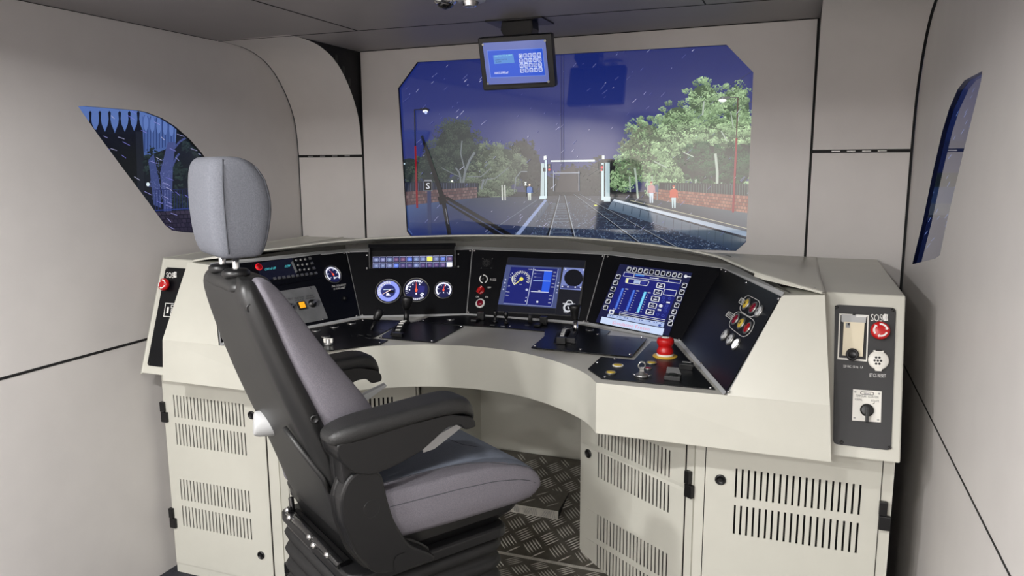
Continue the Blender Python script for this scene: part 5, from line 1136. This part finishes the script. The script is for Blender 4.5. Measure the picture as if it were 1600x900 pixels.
b.add(vs, [[j*n+i, j*n+i+1, (j+1)*n+i+1, (j+1)*n+i] for j in range(len(yt)-1) for i in range(n-1)], M_fabdk, True); sb(b, 'cushion_top', cu)
def surf(x, y): return top_z(x, y)+.0022
b = B()
P = [(.11, .404), (.105, .36), (.085, .315), (.05, .285), (0, .275), (-.05, .285), (-.085, .315), (-.105, .36), (-.11, .404)]
b.tube([(x, y, surf(x, y)) for x, y in P], .0013, M_seam, 6)
for s_ in (1, -1):
    b.tube([(s_*ip(y, KW)*slate_w(y), y, surf(ip(y, KW)*slate_w(y), y)-.0022) for y in np.linspace(-.11, .40, 24)], .0014, M_seam, 6)
    b.tube([(s_*ip(y, KW)*.998, y, top_z(ip(y, KW)*.955, y)-.030-.006*math.sin((y+.1)*6)) for y in np.linspace(-.09, .39, 20)], .0013, M_seam, 6)
sb(b, 'piping', cu)
# backrest: plastic shell and fabric front
def at_z(z, tab): return float(np.interp(Zc(z) if z < 0.1 else z, tab[0], tab[1]))
zs_ = [Zc(v) for v in (-.90, -.85, -.78, -.70, -.62, -.54, -.46, -.38, -.31, -.275, -.254, -.240)]
fr_ = [-.118, -.135, -.155, -.182, -.214, -.245, -.272, -.298, -.318, -.325, -.318, -.305]      # rear face
ff_ = [-.06, -.085, -.105, -.125, -.150, -.178, -.214, -.242, -.262, -.275, -.284, -.291]      # shell front edge
hw_ = [.160, .185, .198, .205, .206, .203, .194, .182, .170, .160, .148, .128]
fb_ = [.02, .03, .035, .025, .0, -.048, -.108, -.160, -.202, -.226, -.246, -.274]                    # fabric front
rings = []
for z, a, c, hw in zip(zs_, fr_, ff_, hw_):
    rings.append([(x, y, z+(.0) ) for x, y in rr(0, (a+c)/2, hw, (c-a)/2, .055, 6)])
b = B(); b.loft(rings, M_shell); sh = sb(b, 'back_shell', subd=1)
rings = []
for z, c, hw, fb in zip(zs_[3:-1], ff_[3:-1], hw_[3:-1], fb_[3:-1]):
    R_ = []; n = 10; y0 = c-.012
    for i in range(n):
        u = -1+2*i/(n-1); bol = .018*math.exp(-((abs(u)-.82)/.16)**2)-.010*(1-abs(u)) ; edge = (1-abs(u)**7)
        R_.append((hw*.97*u*(1 if abs(u) < .99 else 1), y0+(fb-y0+bol)*edge if abs(u) > .99 else fb+bol-.03*abs(u)**5, z))
    R_ += [(hw*.985, c+.004, z), (hw*.93, y0, z), (0, y0, z), (-hw*.93, y0, z), (-hw*.985, c+.004, z)]
    R_ = [R_[i] for i in range(len(R_))]
    R_[0] = (-hw*.97, max(c+.012, fb-.055), z); R_[9] = (hw*.97, max(c+.012, fb-.055), z)
    rings.append(R_)
zt_ = zs_[-2]+.010
rings.append([(x*.85, (y-(-.25))*.25-.262, zt_) for x, y, z in rings[-1]])
b = B(); b.loft(rings, M_fab); bc = sb(b, 'back_cushion', subd=2)
b = B()
for s_ in (-1,): b.tube([(s_*hw*.80, fb+.012, z) for z, c, hw, fb in zip(zs_[3:-2], ff_[3:-2], hw_[3:-2], fb_[3:-2])], .0022, M_seam, 6)
sb(b, 'piping', bc)
for x, z, y in ((.158, Zc(-.30), -.305), (.202, Zc(-.555), -.195)): sb(B().lathe((x*.995, y, z), (1, -.2, 0), [(.010, -.006), (.010, .004), (.007, .005), (.006, .002), (.001, .002)], M_plastic, 16), 'cap', sh)
b = B(); b.loft([[(x, y, z) for x, y in rr(0, .0, .001, .001, .001)] for z in (0, .001)], M_shell); b = B()
b.tube([(.12, -.235, Zc(-.59)), (.17, -.212, Zc(-.64)), (.196, -.18, Zc(-.70)), (.200, -.165, Zc(-.735))], .0065, M_shell, 10); sb(b, 'shell_rib', sh)
b = B(); b.lathe((-.105, -.200, Zc(-.65)), (-.25, -.95, .1), [(.031, -.04), (.033, .018), (.031, .030), (.026, .034), (.001, .035)], M_gplast, 20)
for k in range(10):
    a = 2*math.pi*k/10
sb(b, 'lumbar_knob', bevel=.003)
# headrest and its posts
rings = []
for z, y0, y1, hw, rad in ((1.178, -.330, -.258, .084, .02), (1.179, -.338, -.248, .092, .025), (1.192, -.346, -.240, .099, .03), (1.22, -.353, -.231, .103, .034), (1.26, -.357, -.222, .106, .036), (1.30, -.358, -.219, .107, .036), (1.345, -.357, -.228, .106, .036), (1.374, -.353, -.246, .102, .034), (1.389, -.345, -.266, .094, .028), (1.395, -.334, -.288, .080, .02), (1.3955, -.328, -.298, .07, .014)):
    rings.append([(x, y, z) for x, y in rr(0, (y0+y1)/2, hw, (y1-y0)/2, rad, 6)])
b = B(); b.loft(rings, M_head); hd = sb(b, 'headrest', subd=1)
for s_ in (1, -1):
    b = B(); b.tube([(s_*(w_+.0005), y, z) for w_, y, z in ((.097, -.325, 1.190), (.1015, -.328, 1.22), (.1045, -.330, 1.26), (.106, -.331, 1.30), (.1045, -.330, 1.345), (.100, -.327, 1.374), (.090, -.323, 1.389))], .0016, M_seam, 6); sb(b, 'seam', hd); b = B()
    b.tube([(s_*(w_+.001), y, z) for w_, y, z in ((.093, -.252, 1.192), (.0975, -.243, 1.22), (.1005, -.235, 1.26), (.1015, -.232, 1.30), (.1005, -.241, 1.345), (.096, -.258, 1.374))], .0015, M_seam, 6); sb(b, 'seam', hd)
for s_ in (1, -1):
    sb(B().tube([(s_*.052, -.300, 1.105), (s_*.052, -.298, 1.20)], .0078, M_chrome, 14), 'headrest_post')
    sb(B().lathe((s_*.052, -.300, 1.133), (0, .0, 1), [(.026, 0), (.030, .004), (.030, .013), (.024, .018), (.010, .019)], M_plastic, 22), 'post_collar')
b = B(); b.loft([[(x, y, z) for x, y in rr(0, -.282, hx, hy, .03, 6)] for z, hx, hy in ((1.100, .125, .05), (1.118, .122, .048), (1.132, .108, .04), (1.138, .08, .026))], M_shell); sb(b, 'shell_top', sh, subd=1)
# side covers with pivot caps
for s_ in (1, -1):
    prof = [(-.175, .66), (-.150, .705), (-.105, .712), (-.07, .690), (-.062, .635), (-.045, .57), (-.01, .50), (.045, .462), (.062, .446), (.058, .436), (-.02, .436), (-.10, .455), (-.145, .52), (-.17, .60)]
    prof = rnd_poly([np.array(p) for p in prof], .02, 3)
    if s_ < 0: prof = [np.array([max(p[0], -.112), p[1]]) for p in prof]; prof = [p for i, p in enumerate(prof) if i == 0 or np.linalg.norm(p-prof[i-1]) > 1e-5]
    b = B(); b.prism([(s_*.232 if s_ > 0 else -.180, y, z) for y, z in prof], (s_*.042, 0, 0), M_plastic); sc = sb(b, 'side_cover', bevel=.008)
    sb(B().lathe((.273 if s_ > 0 else -.221, -.10 if s_ > 0 else -.085, .615), (s_, 0, 0), [(.021, 0), (.021, .0012), (.0195, .0016), (.0192, .0006), (.001, .0006)], M_plastic, 26), 'pivot_cap', sc)
    b = B(); P = rnd_poly([np.array(p) for p in ((-.050, .440), (-.050, .484), (-.012, .484), (-.012, .440))], .018, 4); b.prism([(.272 if s_ > 0 else -.220, y, z) for y, z in P], (s_*.004, 0, 0), M_plastic); sb(b, 'recline_tab', sc, bevel=.001)
# armrests
for s_ in (1, -1):
    top = [(-.198, .800), (-.185, .815), (-.15, .825), (-.08, .830), (.02, .834), (.09, .838), (.13, .837), (.157, .826), (.172, .806), (.178, .780)]
    low = [(-.198, .788), (-.185, .782), (-.15, .780), (-.08, .788), (.02, .796), (.09, .797), (.13, .792), (.157, .782), (.172, .770), (.178, .758)]
    rings = []
    for (y, zt), (_, zb) in zip(top, low):
        e = 1.0 if -.17 < y < .15 else .80 if -.19 < y < .17 else .55
        hz = (zt-zb)/2; rings.append([(x, y, z) for x, z in rr(s_*.252, (zt+zb)/2, .047*e, hz, hz*.85, 5)])
    b = B(); b.loft(rings, M_pad); ar = sb(b, 'armrest', subd=1)
    prof = [(-.185, .790), (-.10, .790), (0, .797), (.10, .798), (.16, .780), (.172, .765), (.172, .752), (.142, .750), (.128, .768), (.09, .768), (.06, .748), (.02, .725), (-.05, .706), (-.11, .700), (-.15, .718), (-.18, .755)]
    prof = rnd_poly([np.array(p) for p in prof], .015, 3)
    b = B(); b.prism([(s_*.212, y, z) for y, z in prof], (s_*.078, 0, 0), M_plastic); sb(b, 'armrest_trim', ar, bevel=.009)
    prof = [(.07, .700), (.098, .714), (.120, .724), (.182, .741), (.186, .734), (.150, .716), (.118, .701), (.098, .692), (.07, .690)]
    b = B(); b.prism([(s_*.200, y, z) for y, z in prof], (s_*.014, 0, 0), M_gplast); sb(b, 'armrest_bracket', ar, bevel=.002)
    b = B(); b.prism([(s_*.215, y, z) for y, z in ((-.16, .66), (-.09, .66), (-.09, .745), (-.165, .745))], (s_*.05, 0, 0), M_plastic); sb(b, 'armrest_pivot', ar, bevel=.006)

# ============================================================ MONITOR HANGING FROM THE CEILING
TL, TR, BR, BL = ony(746, 59.5, 2.55), ony(861, 52, 2.55), ony(868, 136, 2.597), ony(755, 142, 2.597)
mid = (TL+TR+BR+BL)/4; PM = Plane(mid, np.cross(TR-TL, BL-TL))
mon = thing('ceiling_monitor', 'small black monitor with a blue keypad screen hanging from the ceiling', 'monitor', (mid[0], 2.66, CEIL))
q = [p-PM.n*((p-mid) @ PM.n) for p in (TL, TR, BR, BL)]; 
B().prism(rnd_poly(q, .008), -PM.n*.032, M_plastic).build('housing', mon, bevel=.003)
b = B(); W_ = PM.many([(752.5, 66.5), (853, 60), (859.5, 130.5), (760.5, 135)], .0004); b.poly(list(W_), M_black); hs_ = b.build('glass', mon)
D = Disp(PM, M_disp, .0008)
D.pg([(754, 67.3), (852, 61.5), (858.5, 127.8), (761.8, 132.3)], [(96, 110, 178), (110, 120, 178), (100, 112, 178), (86, 102, 178)])
D.pg([(761, 78.8), (848, 75), (852.5, 118), (766.5, 121.5)], (110, 140, 226)); D.pg([(761.8, 79.6), (847.4, 75.8), (851.8, 117.4), (767.2, 120.8)], (40, 84, 206))
D.pg([(770.5, 86.5), (802, 84.2), (804, 98), (772.5, 100)], (84, 140, 210)); D.tx('SWITCH TO ALARM 1', (773, 89), (801.5, 87), (.2, -2.4), (150, 226, 240)); D.tx('LAMP STATUS', (774, 94.8), (792, 93.6), (.2, -2.2), (30, 60, 130)); D.tx('ALARM', (774.5, 98), (783, 97.4), (.2, -2), (30, 60, 130))
D.tx('HASLERRail', (773, 116), (794, 114.8), (.3, -3.6), (236, 240, 250))
for r_ in range(4):
    for k in range(5):
        x, y = 810.5+7.2*k+.75*r_, 84-.45*k+7.7*r_; P = [(x, y), (x+5.8, y-.3), (x+6.4, y+6.3), (x+.6, y+6.7)]; D.pg(rnd_poly(P, 1, 2), (206, 218, 250)); D.pg([(x+1.1, y+1.2), (x+5, y+1), (x+5.5, y+5.3), (x+1.6, y+5.6)], (36, 70, 190)); D.tx('1234567890ABCDEFGHKM'[r_*5+k], (x+2.2, y+4.9), (x+4.6, y+4.8), (.1, -3), (214, 224, 250))
D.build('keypad_screen', mon)
for p in ((754.6, 70), (851.5, 63.5), (857, 127.5), (762.5, 130.5)): screw(mon, PM.at(*p, .001), PM.n, .0042, M_white)
b = B(); x0, x1 = mid[0]-.105, mid[0]+.105; b.bx(-.10, .112, 2.60, 2.74, CEIL-.006, CEIL-.0005, M_plastic); b.build('mount_plate', mon)
b = B(); c = np.array([.01, 2.65, CEIL]); A1 = [(-.055, 0), (.060, 0), (.062, -.03), (.050, -.075), (-.035, -.075), (-.060, -.03)]
b.prism([np.array([c[0]+x, 2.62, CEIL-.004+z]) for x, z in A1], (0, .07, 0), M_plastic); b.box(mid-PM.n*.034+np.array([0, .018, .052]), .045, .018, .03, M_plastic); b.build('mount_bracket', mon, bevel=.004)
# ============================================================ FITTINGS ON THE CEILING
c = onz(696, 0, .497-.002); t = thing('dome_camera', 'round dark dome in a chrome ring on the ceiling', 'ceiling camera', c)
b = B(); b.lathe(c, (0, 0, -1), [(.036, -.002), (.036, .006), (.030, .012), (.024, .013)], M_chrome, 28); b.build('ring', t)
b = B(); b.lathe(c, (0, 0, -1), [(.026, .008), (.024, .018), (.016, .025), (.002, .028)], M_gloss, 24); b.build('dome', t)
c = onz(734, 0, .497-.002); t = thing('downlight', 'small silver ribbed downlight on the ceiling beside the dark dome', 'ceiling light', c)
b = B(); b.lathe(c, (0, 0, -1), [(.050, -.002), (.048, .004), (.034, .006)], M_gplast, 28); b.build('flange', t)
b = B()
prof = []
for k in range(6): prof += [(.030-.0015*k, .004+.003*k), (.027-.0015*k, .0055+.003*k)]
b.lathe(c, (0, 0, -1), prof, M_chrome, 26); b.build('reflector', t)
